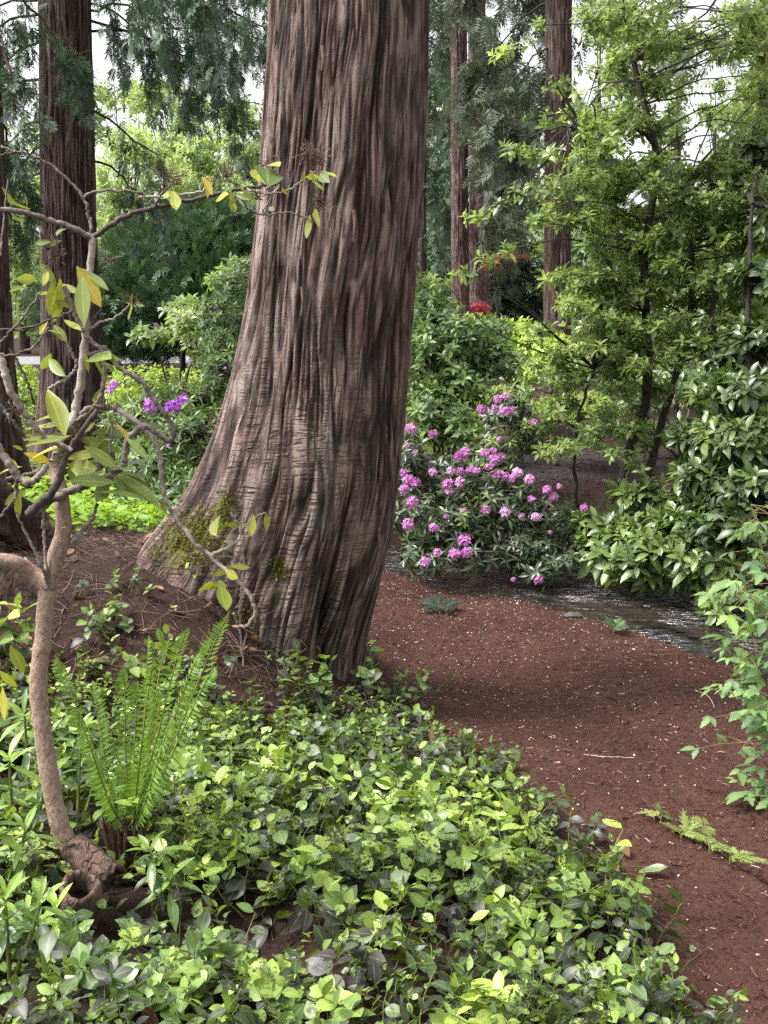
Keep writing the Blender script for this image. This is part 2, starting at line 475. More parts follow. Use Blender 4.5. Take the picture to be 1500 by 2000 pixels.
M['orange_leaf'] = leaf_mat('orange_leaf', [(0.0, (0.13, 0.04, 0.015)), (0.5, (0.2, 0.065, 0.035)), (1.0, (0.3, 0.13, 0.07))], 0.5, 0.3, (0.45, 0.15, 0.05), 0.4, 0)
M['fern'] = leaf_mat('fern', [(0.0, (0.05, 0.09, 0.015)), (0.5, (0.11, 0.2, 0.028)), (1.0, (0.2, 0.33, 0.09))], 0.45, 0.3, (0.25, 0.4, 0.04), 0.4, 0.2)
M['pale_fern'] = leaf_mat('pale_fern', [(0.0, (0.1, 0.13, 0.035)), (0.5, (0.2, 0.25, 0.07)), (1.0, (0.33, 0.36, 0.13))], 0.5, 0.3, (0.35, 0.42, 0.08), 0.4, 0.2)
M['berry_leaf'] = leaf_mat('berry_leaf', [(0.0, (0.06, 0.11, 0.06)), (0.5, (0.12, 0.21, 0.085)), (1.0, (0.24, 0.36, 0.11))], 0.5, 0.35, (0.35, 0.5, 0.1), 0.4, 0.3, 0.0, 0.4)
M['seedling'] = leaf_mat('seedling', [(0.0, (0.045, 0.075, 0.0525)), (0.5, (0.11, 0.19, 0.0450)), (1.0, (0.24, 0.37, 0.0600))], 0.36, 0.28, (0.3, 0.45, 0.03), 0.5, 0.5, 0.25, 0.15)
M['pink'] = leaf_mat('pink', [(0.0, (0.33, 0.1, 0.32)), (0.5, (0.46, 0.18, 0.45)), (1.0, (0.62, 0.36, 0.6))], 0.6, 0.3, (0.75, 0.3, 0.72), 0.3, 0)
M['purple'] = leaf_mat('purple', [(0.0, (0.3, 0.07, 0.45)), (0.5, (0.47, 0.16, 0.65)), (1.0, (0.66, 0.35, 0.8))], 0.6, 0.3, (0.6, 0.25, 0.75), 0.3, 0)
M['moss'] = leaf_mat('moss', [(0.0, (0.05, 0.05, 0.008)), (0.5, (0.09, 0.09, 0.014)), (1.0, (0.17, 0.17, 0.028))], 0.8, 0.2, (0.25, 0.26, 0.03), 0.2, 0)
M['petal'] = simple_mat('petal', (0.28, 0.17, 0.13), (0.72, 0.6, 0.5), 15, 0.8, 0)
M['chip'] = simple_mat('chip', (0.025, 0.012, 0.01), (0.12, 0.06, 0.048), 12, 0.9, 0)
M['dry_leaf'] = leaf_mat('dry_leaf', [(0.0, (0.05, 0.025, 0.015)), (0.5, (0.12, 0.06, 0.035)), (1.0, (0.22, 0.13, 0.08))], 0.7, 0.15, (0.2, 0.1, 0.05), 0.3, 0.2)


def soil_mat(name, c0, c1, c2, fine=160.0, mott=1.6):
    m, nt = newmat(name)
    L = nt.links.new
    geo = nt.nodes.new('ShaderNodeNewGeometry'); v = geo.outputs['Position']
    f = noise(nt, fine, 5, 0.75, v); g = noise(nt, mott, 4, 0.6, v); h = noise(nt, 28, 4, 0.65, v)
    t = math_(nt, 'ADD', math_(nt, 'MULTIPLY', math_(nt, 'SUBTRACT', f, 0.5), 1.3), math_(nt, 'ADD', math_(nt, 'MULTIPLY', g, 0.6), math_(nt, 'MULTIPLY', h, 0.4)), True)
    col = ramp(nt, [(0.2, c0), (0.55, c1), (0.95, c2)], t).outputs[0]
    p = N(nt, 'ShaderNodeBsdfPrincipled'); L(col, p.inputs['Base Color'])
    p.inputs['Roughness'].default_value = 0.95; p.inputs['Specular IOR Level'].default_value = 0.15
    b = nt.nodes.new('ShaderNodeBump'); b.inputs['Strength'].default_value = 0.6; b.inputs['Distance'].default_value = 0.012
    L(math_(nt, 'ADD', f, math_(nt, 'MULTIPLY', h, 1.2)), b.inputs['Height']); L(b.outputs[0], p.inputs['Normal'])
    o = nt.nodes.new('ShaderNodeOutputMaterial'); L(p.outputs[0], o.inputs[0])
    return m


M['mulch'] = soil_mat('mulch', (0.018, 0.008, 0.006), (0.062, 0.028, 0.02), (0.13, 0.068, 0.052), 170)
M['soil'] = soil_mat('soil', (0.009, 0.005, 0.004), (0.03, 0.016, 0.013), (0.07, 0.042, 0.034), 110)
M['gravel'] = soil_mat('gravel', (0.014, 0.01, 0.012), (0.03, 0.023, 0.026), (0.07, 0.056, 0.062), 35)
M['asphalt'] = soil_mat('asphalt', (0.13, 0.13, 0.14), (0.18, 0.18, 0.19), (0.23, 0.23, 0.24), 60)
M['red_bed'] = soil_mat('red_bed', (0.16, 0.07, 0.055), (0.25, 0.12, 0.1), (0.34, 0.19, 0.16), 30)
M['rock'] = simple_mat('rock', (0.02, 0.019, 0.02), (0.09, 0.085, 0.08), 9, 0.55, 0.6, 0.5, detail=6)


def water_mat():
    m, nt = newmat('water')
    L = nt.links.new
    geo = nt.nodes.new('ShaderNodeNewGeometry')
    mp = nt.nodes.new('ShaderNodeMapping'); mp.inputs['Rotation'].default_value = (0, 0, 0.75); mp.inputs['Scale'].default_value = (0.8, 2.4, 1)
    L(geo.outputs['Position'], mp.inputs[0])
    a = noise(nt, 5.5, 3, 0.6, mp.outputs[0], 0.8); b_ = math_(nt, 'MULTIPLY', a, math_(nt, 'MULTIPLY', math_(nt, 'SUBTRACT', noise(nt, 1.3, 2, 0.5, geo.outputs['Position']), 0.42), 6.0, True))
    bed = ramp(nt, [(0.3, (0.012, 0.009, 0.007)), (0.7, (0.05, 0.04, 0.033))], noise(nt, 9, 5, 0.7, geo.outputs['Position'])).outputs[0]
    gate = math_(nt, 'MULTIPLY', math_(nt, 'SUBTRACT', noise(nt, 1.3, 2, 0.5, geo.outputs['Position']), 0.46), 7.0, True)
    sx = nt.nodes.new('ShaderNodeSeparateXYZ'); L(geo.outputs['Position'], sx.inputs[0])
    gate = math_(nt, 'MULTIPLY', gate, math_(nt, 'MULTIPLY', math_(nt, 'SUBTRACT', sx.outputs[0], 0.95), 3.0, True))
    sky_glint = math_(nt, 'MULTIPLY', math_(nt, 'MULTIPLY', math_(nt, 'SUBTRACT', noise(nt, 9, 4, 0.7, mp.outputs[0], 1.2), 0.5), 9.0, True), gate)  # pale sky glints painted into the water colour as streaks
    bed = mixc(nt, math_(nt, 'MULTIPLY', sky_glint, 0.8), bed, (0.5, 0.52, 0.55))
    p = N(nt, 'ShaderNodeBsdfPrincipled'); L(bed, p.inputs['Base Color'])
    p.inputs['Roughness'].default_value = 0.07; p.inputs['IOR'].default_value = 1.33; p.inputs['Specular IOR Level'].default_value = 1.0
    b = nt.nodes.new('ShaderNodeBump'); b.inputs['Strength'].default_value = 1.0; b.inputs['Distance'].default_value = 0.32
    L(math_(nt, 'ADD', math_(nt, 'MULTIPLY', a, 0.25), b_), b.inputs['Height']); L(b.outputs[0], p.inputs['Normal'])
    o = nt.nodes.new('ShaderNodeOutputMaterial'); L(p.outputs[0], o.inputs[0])
    return m


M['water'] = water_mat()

# ------------------------------------------------------------------ terrain
CTRL = np.array([
    # path
    (0.95, 2.6, 0.02), (0.9, 2.95, 0.03), (0.8, 3.4, 0.03), (0.68, 3.9, 0.02), (0.48, 4.5, 0.0), (0.1, 5.0, 0.02), (0.1, 6.0, 0.0), (0.3, 6.9, 0.0),
    (1.5, 4.0, 0.0), (2.0, 3.0, 0.03), (1.5, 5.0, -0.02), (1.1, 6.2, -0.04), (2.2, 4.6, -0.03), (3.2, 3.5, 0.05), (1.7, 2.2, 0.05), (0.9, 7.2, -0.06), (3.2, 5.0, -0.03),
    (0.2, 7.6, -0.05), (1.8, 5.7, -0.06), (1.1, 7.1, -0.07),
    # bank on the left
    (-1.0, 2.0, 0.40), (-0.3, 2.0, 0.36), (0.4, 2.0, 0.24), (-1.2, 3.0, 0.34), (-0.4, 3.0, 0.26), (0.2, 3.0, 0.17), (0.55, 3.0, 0.08), (-0.8, 3.5, 0.22), (-0.3, 3.7, 0.18),
    (0.2, 3.8, 0.10), (-0.7, 4.2, 0.30), (-0.1, 4.4, 0.11), (-0.3, 4.65, 0.2), (-0.5, 4.72, 0.36), (-0.68, 4.85, 0.57), (-0.85, 4.92, 0.67), (-1.2, 5.1, 0.72), (-1.5, 4.5, 0.46), (-1.6, 5.4, 0.62),
    (-2.2, 5.0, 0.7), (-1.6, 3.6, 0.36), (-2.4, 3.0, 0.52), (-1.3, 6.2, 0.58), (-1.3, 7.5, 0.42), (-0.8, 6.0, 0.55), (-0.3, 6.6, 0.15), (-0.6, 7.2, 0.3), (-2.6, 7.5, 0.55),
    (-1.6, 9.0, 0.35), (-3.5, 9.0, 0.55), (-1.0, 12.0, 0.3), (-4.0, 12.0, 0.4), (0.0, 5.4, 0.05), (-0.5, 5.5, 0.4),
    # beyond the stream
    (0.6, 9.8, 0.05), (1.8, 9.2, 0.05), (3.0, 8.0, 0.1), (4.2, 6.5, 0.15), (1.0, 13.0, 0.1), (2.5, 13.0, 0.12), (4.5, 11.0, 0.25), (5.5, 13.5, 0.5), (0.0, 11.0, 0.15),
])


def tps_fit(C):
    n = len(C)
    d2 = ((C[:, None, :2] - C[None, :, :2]) ** 2).sum(-1)
    K = np.where(d2 > 0, 0.5 * d2 * np.log(np.maximum(d2, 1e-12)), 0) + np.eye(n) * 0.004
    Pm = np.hstack([np.ones((n, 1)), C[:, :2]])
    A = np.zeros((n + 3, n + 3)); A[:n, :n] = K; A[:n, n:] = Pm; A[n:, :n] = Pm.T
    return np.linalg.solve(A, np.concatenate([C[:, 2], np.zeros(3)]))


TPS = tps_fit(CTRL)
EDGE = np.array([(-0.7, 8.6), (0.36, 7.98), (0.89, 7.75), (1.17, 7.33), (1.54, 6.78), (1.93, 6.07), (2.4, 5.4), (3.4, 4.6), (5.5, 3.7)])  # near edge of the water


def seg_dist(x, y, line):
    """signed distance to a polyline (positive on its left) and"""
    best = np.full(x.shape, 1e9); sign = np.zeros(x.shape)
    for a, b in zip(line[:-1], line[1:]):
        d = b - a
        t = np.clip(((x - a[0]) * d[0] + (y - a[1]) * d[1]) / (d @ d), 0, 1)
        ex, ey = x - (a[0] + t * d[0]), y - (a[1] + t * d[1])
        q = np.hypot(ex, ey)
        s = d[0] * ey - d[1] * ex
        upd = q < best
        best = np.where(upd, q, best); sign = np.where(upd, np.sign(s), sign)
    return best * np.where(sign == 0, 1, sign)


TOE = np.array([(0.82, 1.5), (0.8, 2.6), (0.77, 3.0), (0.69, 3.4), (0.57, 3.9), (0.42, 4.4), (0.05, 4.85), (0.0, 5.3), (-0.15, 6.4), (-0.2, 7.2), (-0.5, 8.4)])  # foot of the bank


def far_z(x, y):
    z = 0.35 + np.where(x < 0, 0.034, 0.014) * np.clip(y - 12, 0, 22)
    z = z + 1.0 * sstep(1.5, 6.0, x * 10.0 / np.maximum(y, 8)) * sstep(15, 26, y)
    return z


def ground_z(x, y):
    x = np.asarray(x, float); y = np.asarray(y, float)
    xc, yc = np.clip(x, -5, 6), np.clip(y, 1.0, 14)
    z = TPS[-3] + TPS[-2] * xc + TPS[-1] * yc
    for (cx, cy, _), w in zip(CTRL, TPS[:-3]):
        d2 = (xc - cx) ** 2 + (yc - cy) ** 2
        z = z + w * 0.5 * d2 * np.log(np.maximum(d2, 1e-12))
    z = np.clip(z, -0.2, 1.2)
    k = np.maximum(sstep(10, 15, y), np.maximum(sstep(4.5, 8, np.abs(x)), sstep(1.0, -1.0, y)))
    z = z * (1 - k) + far_z(x, y) * k
    # stream channel: falls away beyond the near edge
    d = seg_dist(x, y, EDGE)
    ch = sstep(-0.14, 0.1, d) * (1 - sstep(0.95, 1.5, d))
    z = z - ch * (z + 0.42) * sstep(14, 10, y)
    # low lip across the mulch with a hollow behind it
    lip = np.array([(0.62, 4.45), (0.92, 3.95), (1.1, 3.5), (1.3, 3.1), (1.6, 2.6)])
    e = seg_dist(x, y, lip)
    ll = np.exp(-((y - 3.7) / 0.7) ** 2)
    z = z + ll * (0.075 * sstep(0.05, -0.05, e) * np.exp(-(np.minimum(e, 0) / 0.35) ** 2) - 0.045 * sstep(-0.05, 0.05, e) * np.exp(-(np.maximum(e, 0) / 0.25) ** 2)) * sstep(-0.02, 0.02, np.abs(e) * 0 + 1)
    z = z - 0.13 * np.exp(-((x + 0.36) / 0.24) ** 2 - ((y - 2.52) / 0.15) ** 2)
    nr = sstep(14, 9, y) * sstep(7, 4, np.abs(x))
    z = z + nr * (0.016 * perlin(x * 2.3, y * 2.3, 0.5) + 0.008 * perlin(x * 7, y * 7, 3.5) + 0.004 * perlin(x * 22, y * 22, 7.5))
    return z


def axis_steps(lo, hi, dense_lo, dense_hi, step, grow=1.12):
    a = list(np.arange(dense_lo, dense_hi, step)); s = step; v = a[-1]
    while v < hi: s *= grow; v += s; a.append(v)
    s = step; v = a[0]; b = []
    while v > lo: s *= grow; v -= s; b.append(v)
    return np.array(b[::-1] + a)


gx = axis_steps(-260, 260, -2.6, 3.2, 0.022)
gy = axis_steps(-60, 420, 2.0, 9.5, 0.026)
GX, GY = np.meshgrid(gx, gy)
GZ = ground_z(GX, GY)
toe = seg_dist(GX, GY, TOE) + 0.10 * perlin(GX * 2, GY * 2, 11)      # left side positive
edge = seg_dist(GX, GY, EDGE)
pathmask = (toe < 0) & (edge < 0.02) & (GY < 9.0) & (GY > 0.5) & (GX < 8)
GZ = GZ + np.where(pathmask, 0.006 * perlin(GX * 40, GY * 40, 1.5) + 0.004 * perlin(GX * 75, GY * 75, 4.5), 0.008 * perlin(GX * 30, GY * 30, 1.5)) * sstep(14, 9, GY)
idx = np.arange(GX.size).reshape(GX.shape)
Q = np.stack([idx[:-1, :-1], idx[:-1, 1:], idx[1:, 1:], idx[1:, :-1]], -1).reshape(-1, 4)
pm = pathmask[:-1, :-1].reshape(-1)
VV = np.stack([GX, GY, GZ], -1).reshape(-1, 3)


def sub_mesh(name, mask, mat, label):
    q = Q[mask]; used = np.unique(q)
    rem = np.zeros(len(VV), np.int64); rem[used] = np.arange(len(used))
    g = Geo(); g.add(VV[used], rem[q])
    o = g.build(name, mat)
    return tag(o, label, None, None, 'structure')


sub_mesh('ground', ~pm, M['soil'], 'dark brown garden soil of the bank and woodland floor')
sub_mesh('mulch_path', pm, M['mulch'], 'red brown bark mulch path curving past the big trunk')


def strip(name, pts, width, mat, label, lift=0.025):
    p = smooth_path(np.array([(a, b, 0) for a, b in pts]), 60)
    t = np.gradient(p, axis=0); t = unit(t); nrm = np.stack([-t[:, 1], t[:, 0], 0 * t[:, 0]], -1)
    rows = []
    for s in np.linspace(-0.5, 0.5, 15):
        q = p + nrm * s * width + nrm * (0.12 * perlin(p[:, :1] * 1.7, p[:, 1:2] * 1.7, 4.0 + s))
        q[:, 2] = ground_z(q[:, 0], q[:, 1]) + (lift if abs(s) < 0.49 else -0.06)
        rows.append(q)
    V = np.stack(rows, 1)
    i = np.arange(V.shape[0] * 15).reshape(-1, 15)
    qq = np.stack([i[:-1, :-1], i[:-1, 1:], i[1:, 1:], i[1:, :-1]], -1).reshape(-1, 4)
    g = Geo(); g.add(V.reshape(-1, 3), qq)
    return tag(g.build(name, mat), label, None, None, 'structure')


strip('road', [(-30, 27), (-12, 28.5), (-4, 29.5), (3.5, 28), (12, 24)], 3.4, M['asphalt'], 'pale grey paved lane beyond the shrubs')
strip('gravel_path', [(-0.5, 12.2), (1.8, 12.6), (3.6, 12.6), (6.5, 11.4), (10, 9)], 2.0, M['gravel'], 'purple grey gravel path behind the pink rhododendron')
strip('mulch_bed', [(3.0, 19.5), (5.5, 19.8), (9, 19), (13, 16)], 3.0, M['red_bed'], 'reddish mulch bed on the slope behind the laurels')

# water
wp = EDGE[1:]
ww = smooth_path(np.array([(a, b, 0) for a, b in EDGE]), 60)
t_ = unit(np.gradient(ww, axis=0)); nn = np.stack([-t_[:, 1], t_[:, 0], 0 * t_[:, 0]], -1)
rows = [ww + nn * s + np.array([0, 0, -0.115]) for s in np.linspace(-0.35, 1.7, 9)]
V = np.stack(rows, 1); i = np.arange(60 * 9).reshape(60, 9)
g = Geo(); g.add(V.reshape(-1, 3), np.stack([i[:-1, :-1], i[:-1, 1:], i[1:, 1:], i[1:, :-1]], -1).reshape(-1, 4)[:, ::-1])
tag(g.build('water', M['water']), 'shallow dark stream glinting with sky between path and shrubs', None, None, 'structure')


def onground(px, py, lift=0.0):
    """where the ray through (px, py) meets the ground"""
    lo, hi = 1.2, 60.0
    Y = np.linspace(lo, hi, 3000)
    xc, yc = (px - 750.0) / F, (1000.0 - py) / F
    dy = CP + yc * SP; dz = -SP + yc * CP
    t = Y / dy
    X, Z = xc * t, CAM_Z + dz * t
    below = Z <= ground_z(X, Y) + lift
    k = np.argmax(below) if below.any() else len(Y) - 1
    return np.array([X[k], Y[k], float(ground_z(X[k], Y[k]))])


# ------------------------------------------------------------------ tree trunks
def bark_grid(zs, ntheta, axis, radius, amp=0.02, freq=9.0, vfreq=0.9, twist=None, cross=None, seed=0.0, mossf=None, fine=1.0):
    """a trunk surface: axis(z)->(x,y), radius(theta,z)->r, bark plates pushed along the radius"""
    th = np.linspace(0, 2 * PI, ntheta, endpoint=False)
    TH, Z = np.meshgrid(th, zs)
    ax, ay = axis(zs)
    Rr = radius(TH, Z)
    tw = TH + (twist(Z) if twist else 0)
    R0 = 0.36
    cx, cy = np.cos(tw) * R0, np.sin(tw) * R0
    wx = perlin(cx * 5, cy * 5, Z * 1.4 + seed) * 0.025 + perlin(cx * 12, cy * 12, Z * 4 + seed) * 0.009
    wy = perlin(cx * 5 + 9, cy * 5, Z * 1.4 + seed + 5) * 0.025
    cx2, cy2 = cx + wx, cy + wy
    pa = perlin(cx2 * freq * 2.0, cy2 * freq * 2.0, Z * vfreq + seed)
    pb = perlin(cx2 * freq * 4.0, cy2 * freq * 4.0, Z * vfreq * 1.7 + seed + 3)
    pc_ = perlin(cx2 * freq * 8.0, cy2 * freq * 8.0, Z * vfreq * 4 + seed + 7)
    brk = perlin(cx * freq * 1.6, cy * freq * 1.6, Z * 4 + seed + 1)
    h = 0.13 * np.tanh(2.6 * pa + 0.7 * brk) + 0.22 * np.tanh(2.6 * pb + 0.8 * brk) + 0.2 * pc_ * fine
    fa = np.exp(-((pa + 0.15 * brk) / 0.14) ** 2) * sstep(-0.4, 0.1, perlin(cx * 9, cy * 9, Z * 2.2 + seed + 20))
    fb_ = np.exp(-((pb + 0.08 * brk) / 0.19) ** 2) * sstep(-0.3, 0.2, perlin(cx * 14, cy * 14, Z * 3 + seed + 30))
    h = h - 1.4 * fa - 1.0 * fb_
    cm = cross(TH, Z) if cross is not None else 0 * Z
    if cross is not None:
        wob = perlin(cx * 12, cy * 12, Z * 6 + 3) * 0.02 + perlin(cx * 40, cy * 40, Z * 6) * 0.006
        e = perlin(cx * 4, cy * 4, (Z + wob) * 46 + 0.4 * seed)
        gate = sstep(-0.3, 0.2, perlin(cx * 22, cy * 22, Z * 12 + 8))
        h = h - np.exp(-(e / 0.2) ** 2) * 0.22 * cm * gate
    Rr = Rr + h * amp
    X = ax[:, None] + np.cos(TH) * Rr; Y = ay[:, None] + np.sin(TH) * Rr
    V = np.stack([X, Y, Z + 0 * X], -1).reshape(-1, 3)
    i = np.arange(V.shape[0]).reshape(len(zs), ntheta)
    q = np.stack([i[:-1], np.roll(i[:-1], -1, 1), np.roll(i[1:], -1, 1), i[1:]], -1).reshape(-1, 4)
    A = np.zeros((len(V), 3)); A[:, 0] = np.clip(0.66 + h.reshape(-1) * 0.5, 0, 1)
    A[:, 2] = np.broadcast_to(cm, Z.shape).reshape(-1)
    if mossf is not None: A[:, 1] = mossf(TH, Z).reshape(-1)
    BK = np.stack([(cx2).reshape(-1), (cy2).reshape(-1), Z.reshape(-1)], -1)
    return V, q, A, BK


# --- the big cedar
TY = 5.15
prof = np.array([(-350, 540, 700, 858), (0, 527, 682, 838), (200, 515, 675, 835), (400, 502, 663, 825), (600, 480, 645, 808), (700, 460, 640, 800), (800, 434, 632, 793), (900, 398, 626, 783),
                 (950, 370, 623, 779), (1000, 338, 620, 775), (1050, 290, 617, 768), (1080, 268, 615, 760), (1150, 250, 612, 746), (1200, 245, 611, 728), (1300, 240, 607, 707), (1400, 240, 602, 697), (1550, 240, 600, 697)], float)
pz = np.array([at(700, y, TY)[2] for y in prof[:, 0]])
pL = np.array([at(l, y, TY)[0] for y, l, _, _ in prof]); pA = np.array([at(a, y, TY)[0] for y, _, a, _ in prof]); pR = np.array([at(r, y, TY)[0] for y, _, _, r in prof])
o_ = np.argsort(pz)
pz, pL, pA, pR = pz[o_], pL[o_], pA[o_], pR[o_]
pz = np.append(pz, 8.8); pL = np.append(pL, pL[-1] + 0.12); pA = np.append(pA, pA[-1] + 0.05); pR = np.append(pR, pR[-1] - 0.04)
# smooth the profile
zt = np.linspace(pz[0], pz[-1], 400)
ker = np.hanning(25); ker /= ker.sum()


def smooth1(v):
    q = np.interp(zt, pz, v); q = np.concatenate([np.full(12, q[0]), q, np.full(12, q[-1])])
    return np.convolve(q, ker, 'valid')


sL, sA, sR = smooth1(pL), smooth1(pA), smooth1(pR)
zy = lambda py: float(at(700, py, TY)[2])


def big_axis(z): return np.interp(z, zt, sA), np.full(np.shape(z), TY) + 0 * z


def adiff(t, deg):
    return (t - math.radians(deg) + PI) % (2 * PI) - PI


def big_rad(T, Z):
    aL = np.interp(Z, zt, sA - sL); aR = np.interp(Z, zt, sR - sA)
    E = np.maximum(aL - aR, 0)
    w = np.radians(np.interp(Z, [0.0, 0.7, 1.2, 2.2], [30, 36, 52, 75]))
    r = aR + E * np.exp(-(adiff(T, 186) / w) ** 2)
    low = lambda a, b: sstep(zy(a), zy(b), Z)
    r = r + 0.15 * low(850, 1330) * np.exp(-(adiff(T, 236) / math.radians(26)) ** 2)
    r = r + 0.05 * low(900, 1250) * np.exp(-(adiff(T, 264) / math.radians(15)) ** 2)
    r = r + 0.16 * low(1230, 1450) * np.exp(-(adiff(T, 301) / math.radians(15)) ** 2)
    r = r - 0.11 * low(1060, 1200) * np.exp(-(adiff(T, 283 ) / math.radians(8)) ** 2)
    r = r + 0.10 * low(1150, 1400) * np.exp(-(adiff(T, 20) / math.radians(25)) ** 2) * 0.4
    r = r + 0.14 * low(1000, 1300) * np.exp(-(adiff(T, 120) / math.radians(30)) ** 2)
    # long flutes and the fold that splits off the right third
    r = r - 0.022 * np.exp(-(adiff(T + 0.05 * np.sin(Z * 1.3), 303) / math.radians(5)) ** 2) * sstep(0.3, 0.9, Z)
    r = r - 0.016 * np.exp(-(adiff(T + 0.09 * np.sin(Z * 1.1 + 1), 258) / math.radians(5)) ** 2)
    r = r - 0.018 * np.exp(-(adiff(T + 0.06 * np.sin(Z * 0.9 + 2), 232) / math.radians(5)) ** 2)
    r = r + 0.022 * perlin(np.cos(T) * 1.6, np.sin(T) * 1.6, Z * 0.5 + 3)
    r = r + 0.012 * perlin(np.cos(T) * 3.2, np.sin(T) * 3.2, Z * 0.8 + 8)
    # bulge and hollow at mid height
    r = r - 0.035 * np.exp(-(adiff(T, 276) / math.radians(11)) ** 2) * np.exp(-((Z - 1.62) / 0.22) ** 2)
    return r


def big_twist(Z): return 0.5 * sstep(1.1, -0.1, Z) + 0.05 * np.sin(Z * 1.2)


def big_cross(T, Z):
    n = perlin(np.cos(T) * 2.2, np.sin(T) * 2.2, Z * 1.5 + 2)
    return np.clip(sstep(0.2, 0.5, Z) * sstep(2.0, 1.35, Z) * (0.75 + 0.8 * n) + 0.1, 0, 1) * (0.35 + 0.65 * sstep(1.5, 1.0, np.abs(adiff(T, 232))))


def big_moss(T, Z):
    a = np.exp(-(adiff(T, 212) / 0.42) ** 2) * np.exp(-((Z - 0.84) / 0.2) ** 2) * 0.68
    b = np.exp(-(adiff(T, 252) / 0.12) ** 2) * np.exp(-((Z - 0.72) / 0.1) ** 2) * 0.7
    c = np.exp(-(adiff(T, 238) / 0.2) ** 2) * np.exp(-((Z - 0.5) / 0.15) ** 2) * 0.55
    e = np.exp(-(adiff(T, 222) / 0.15) ** 2) * np.exp(-((Z - 0.97) / 0.12) ** 2) * 0.7
    return np.maximum.reduce([a, b, c, e])


zs = np.concatenate([np.linspace(-0.35, 3.4, 1080), np.linspace(3.405, 8.6, 300)])
Vb, Qb, Ab, BKb = bark_grid(zs, 660, big_axis, big_rad, 0.0105, 9.0, 1.2, big_twist, big_cross, 0.0, big_moss)
root = thing('cedar_tree', 'huge leaning cedar trunk with flared mossy base, largest tree here', 'tree', (float(np.interp(0.1, zt, sA)), TY, 0.1), 'cedar trees')
g = Geo(); g.add(Vb, Qb, Ab); g.build('trunk', M['cedar_bark'], root, extra=BKb)
# moss tufts
mk = np.where(Ab[:, 1] > 0.28)[0]
mk = mk[rng.random(len(mk)) < np.clip((Ab[mk, 1] - 0.28) * 1.3, 0, 0.75)]
g = Geo()
pc = Vb[mk]
ax_, ay_ = big_axis(pc[:, 2])
out = unit(np.stack([pc[:, 0] - ax_, pc[:, 1] - ay_, 0.3 + 0 * ax_], -1))
keep = perlin(pc[:, 0] * 14, pc[:, 1] * 14, pc[:, 2] * 14) > -0.12
pc, out = pc[keep], out[keep]
d = unit(out + rng.normal(size=out.shape) * 0.6)
g.scatter(leaf(1, 0.5, 0.2, -0.2, 2), frames_x(d, np.array([0, 0, 1.0])) * rng.uniform(0.008, 0.02, len(pc))[:, None, None], pc, rng.normal(size=len(pc)) * 0.25)
g.build('moss', M['moss'], root)
# loose bark strips hanging on the trunk
g = Geo()
for (px, py, ln, w) in [(692, 410, 0.13, 0.02), (630, 90, 0.1, 0.018), (740, 1030, 0.16, 0.016), (560, 1150, 0.12, 0.02), (655, 720, 0.1, 0.02), (590, 560, 0.12, 0.015), (505, 1090, 0.22, 0.03)]:
    p = at(px, py, TY)
    dx = p[0] - np.interp(p[2], zt, sA); rr = 0.37
    yy = TY - math.sqrt(max(rr * rr - min(dx * dx, rr * rr * 0.8), 0.01)) - 0.015
    if px < 520: yy = TY - 0.36
    q = at(px, py, yy)
    g = Geo(); tubes(g, np.array([[q, q + [0.005, -0.012, -ln * 0.5], q + [-0.004, -0.02, -ln]]]), np.array([[w * 0.5, w * 0.45, w * 0.15]]), 5)
    g.build('bark_strip', M['dead_twig'], root)


BIG_CROWN = True


def simple_trunk(parent, base, top, r0, r1, mat, flare=0.6, nth=150, nz=260, amp=0.018, freq=8.0, vfreq=0.8, seed=1.0, lobes=5, name='trunk', vstretch=1.0):
    b, t = np.asarray(base, float), np.asarray(top, float)
    zs = np.linspace(b[2] - 0.15, t[2], nz)
    def axis(z):
        k = (z - b[2]) / (t[2] - b[2])
        return b[0] + (t[0] - b[0]) * k, b[1] + (t[1] - b[1]) * k
    def rad(T, Z):
        k = np.clip((Z - b[2]) / (t[2] - b[2]), 0, 1)
        r = r0 + (r1 - r0) * k
        f = np.exp(-np.clip(Z - b[2], 0, None) / (r0 * 1.7))
        return r * (1 + flare * f * (0.7 + 0.5 * np.cos(T * lobes + seed)) + 0.06 * perlin(np.cos(T) * 1.8 + seed, np.sin(T) * 1.8, Z * 0.6))
    V, q, A, BK = bark_grid(zs, nth, axis, rad, amp, freq, vfreq, None, None, seed)
    g = Geo(); g.add(V, q, A)
    return g.build(name, mat, parent, extra=BK)


# ------------------------------------------------------------------ drooping conifer crowns
SPRAY = [cedar_spray(s, 8, 3) for s in range(5)]
SPRAY_L = [cedar_spray(20 + s, 6, 1) for s in range(4)]


